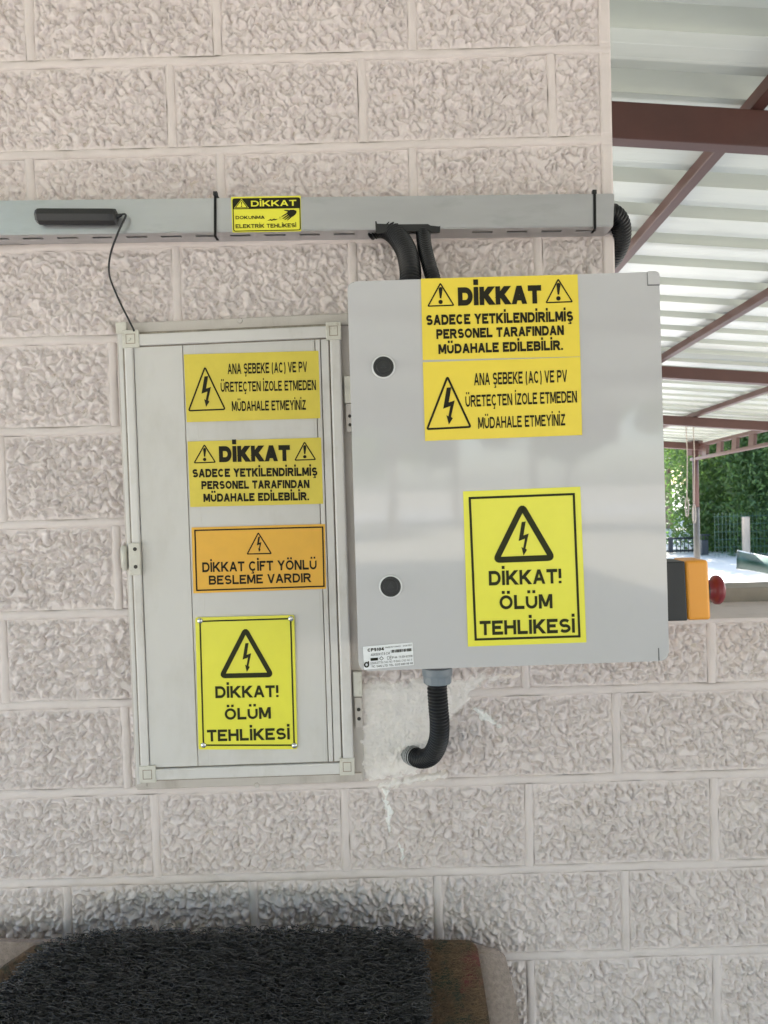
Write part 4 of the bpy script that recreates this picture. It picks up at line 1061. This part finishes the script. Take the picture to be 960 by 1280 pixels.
for i, (x_, y_, h_) in enumerate(((-10, -23, 8), (-4.2, -26, 7), (.2, -22, 7), (5.5, -27, 7.5), (9.5, -22, 8), (-16, -26, 9), (16, -24, 9), (22, -22, 8), (-1.9, -30, 8), (2.8, -29, 8), (7.6, -31, 9), (-7.4, -32, 9))):
    tree('leafy_tree', x_, y_, h_, (2.9, 2.6, 3.2), h_ * .5 + 1.6, 'one of the trees across the road behind the viewer, mirrored in the grey enclosure', 11000, .16, (m_leaf_l, m_leaf_d)[i % 2], 60, .05, 40 + i, .16, 'trees mirrored in the enclosure')

for i, (x_, y_) in enumerate(((-5.6, -8.0), (-8.6, -4.2))):  # unseen trees added at left to darken what the steel trunking reflects
    tree('leafy_tree', x_, y_, 8.5, (2.6, 2.6, 3.4), 5.2, ('unseen leafy tree added left of the patio to darken reflections, nearer the wall', 'unseen leafy tree added left of the patio to darken reflections, farther from the wall')[i], 16000, .13, m_leaf_d, 60, .05, 70 + i, .15)
tree('cedar_tree', gp(938, 17.2), 17.2, 4.2, (1.5, 1.3, 1.9), 1.9, 'smaller dark cedar filling the gap low behind the wooden fence post', 45000, .05, m_leaf_d, 70, .4, 9, .12)
# wire fence with a wooden post
fy = 13.9
fz = at(945, 640, fy).z
fen = empty('wire_fence', (gp(930, fy), fy, 0), 'green wire mesh fence on a pale wooden post in front of the trees', 'fence')
x0_, x1_ = gp(893, fy), gp(1080, fy)
ztop = at(945, 640, fy).z
V = []; Fc = []
def thin(p, q, r, V, Fc):
    v, f = sweep([p, q], r, 3, False); k = len(V); V += v; Fc += [tuple(k + i for i in t) for t in f]
x_ = x0_
while x_ < x1_: thin(Vector((x_, fy, 0)), Vector((x_, fy, ztop)), .0035, V, Fc); x_ += .075
z_ = .05
while z_ < ztop: thin(Vector((x0_, fy, z_)), Vector((x1_, fy, z_)), .0035, V, Fc); z_ += .15
link('wire_mesh', mesh_py('wire_mesh', V, Fc), m_wire, fen)['kind'] = 'stuff'
px_ = at(932, 646, fy - .08)
from_bm('fence_post', bx(px_.x - .055, px_.x + .055, fy - .14, fy - .03, 0, px_.z, .006), m_wood, fen)
p2 = at(1010, 646, fy - .08); from_bm('fence_post', bx(p2.x - .055, p2.x + .055, fy - .14, fy - .03, 0, p2.z, .006), m_wood, fen)
# green cloth with white piping
yt_ = 8.0
tp = empty('green_cloth', at(945, 725, yt_), 'green cloth with white edging slung low in front of the fence post', 'cloth')
nU, nV = 24, 10; V = []
for i in range(nU + 1):
    u = i / nU
    for j in range(nV + 1):
        v = j / nV
        px = 922 + u * 110 - 1.5 * v * (1 - u); pyt = 688.5 + u * 25; pyb = 711 + 30 * u - 4 * math.sin(u * 5)
        py = pyt + (pyb - pyt) * v
        V.append(at(px, py, yt_ - .25 * math.sin(v * math.pi) + .05 * math.sin(u * 16)))
Fc = [(i * (nV + 1) + j, i * (nV + 1) + j + 1, (i + 1) * (nV + 1) + j + 1, (i + 1) * (nV + 1) + j) for i in range(nU) for j in range(nV)]
bm = bmesh.new(); me = mesh_py('cloth_panel', V, Fc); bm.from_mesh(me); bmesh.ops.solidify(bm, geom=bm.faces, thickness=.006); bm.to_mesh(me); bm.free()
link('cloth_panel', me, m_tarp, tp, True)
for j in (0, nV): tube('piping', [V[i * (nV + 1) + j] for i in range(nU + 1)], .011, m_piping, tp, 6)
# dark railing left of the post
ry = 15.2
rl = empty('railing', (gp(845, ry), ry, 0), 'low dark metal railing behind the orange stop station', 'railing')
ra, rb = gp(800, ry), gp(872, ry); zr = at(845, 673, ry).z
tube('rail', [Vector((ra, ry, zr)), Vector((rb, ry, zr))], .022, m_rail, rl, 6)
tube('rail', [Vector((ra, ry, zr * .12)), Vector((rb, ry, zr * .12))], .022, m_rail, rl, 6)
x_ = ra
while x_ < rb: tube('baluster', [Vector((x_, ry, 0)), Vector((x_, ry, zr))], .010, m_rail, rl, 5); x_ += .085
xp = at(838.5, 690, ry).x; from_bm('railing_post', bx(xp - .04, xp + .04, ry - .04, ry + .04, 0, zr + .03, .004), m_rail, rl)
lan = empty('lantern_post', (gp(879, 14.6), 14.6, 0), 'short dark lantern post just right of the canopy post', 'lantern')
xl = gp(879, 14.6); zl = at(879, 668, 14.6).z
from_bm('pillar', bx(xl - .07, xl + .07, 14.53, 14.67, 0, zl * .72, .008), m_rail, lan)
for dx, dy in ((-.06, -.06), (.06, -.06), (-.06, .06), (.06, .06)):
    tube('lantern_bar', [Vector((xl + dx, 14.6 + dy, zl * .72)), Vector((xl + dx, 14.6 + dy, zl * .95))], .010, m_rail, lan, 5)
from_bm('lantern_cap', bx(xl - .10, xl + .10, 14.5, 14.7, zl * .95, zl, .01), m_rail, lan)
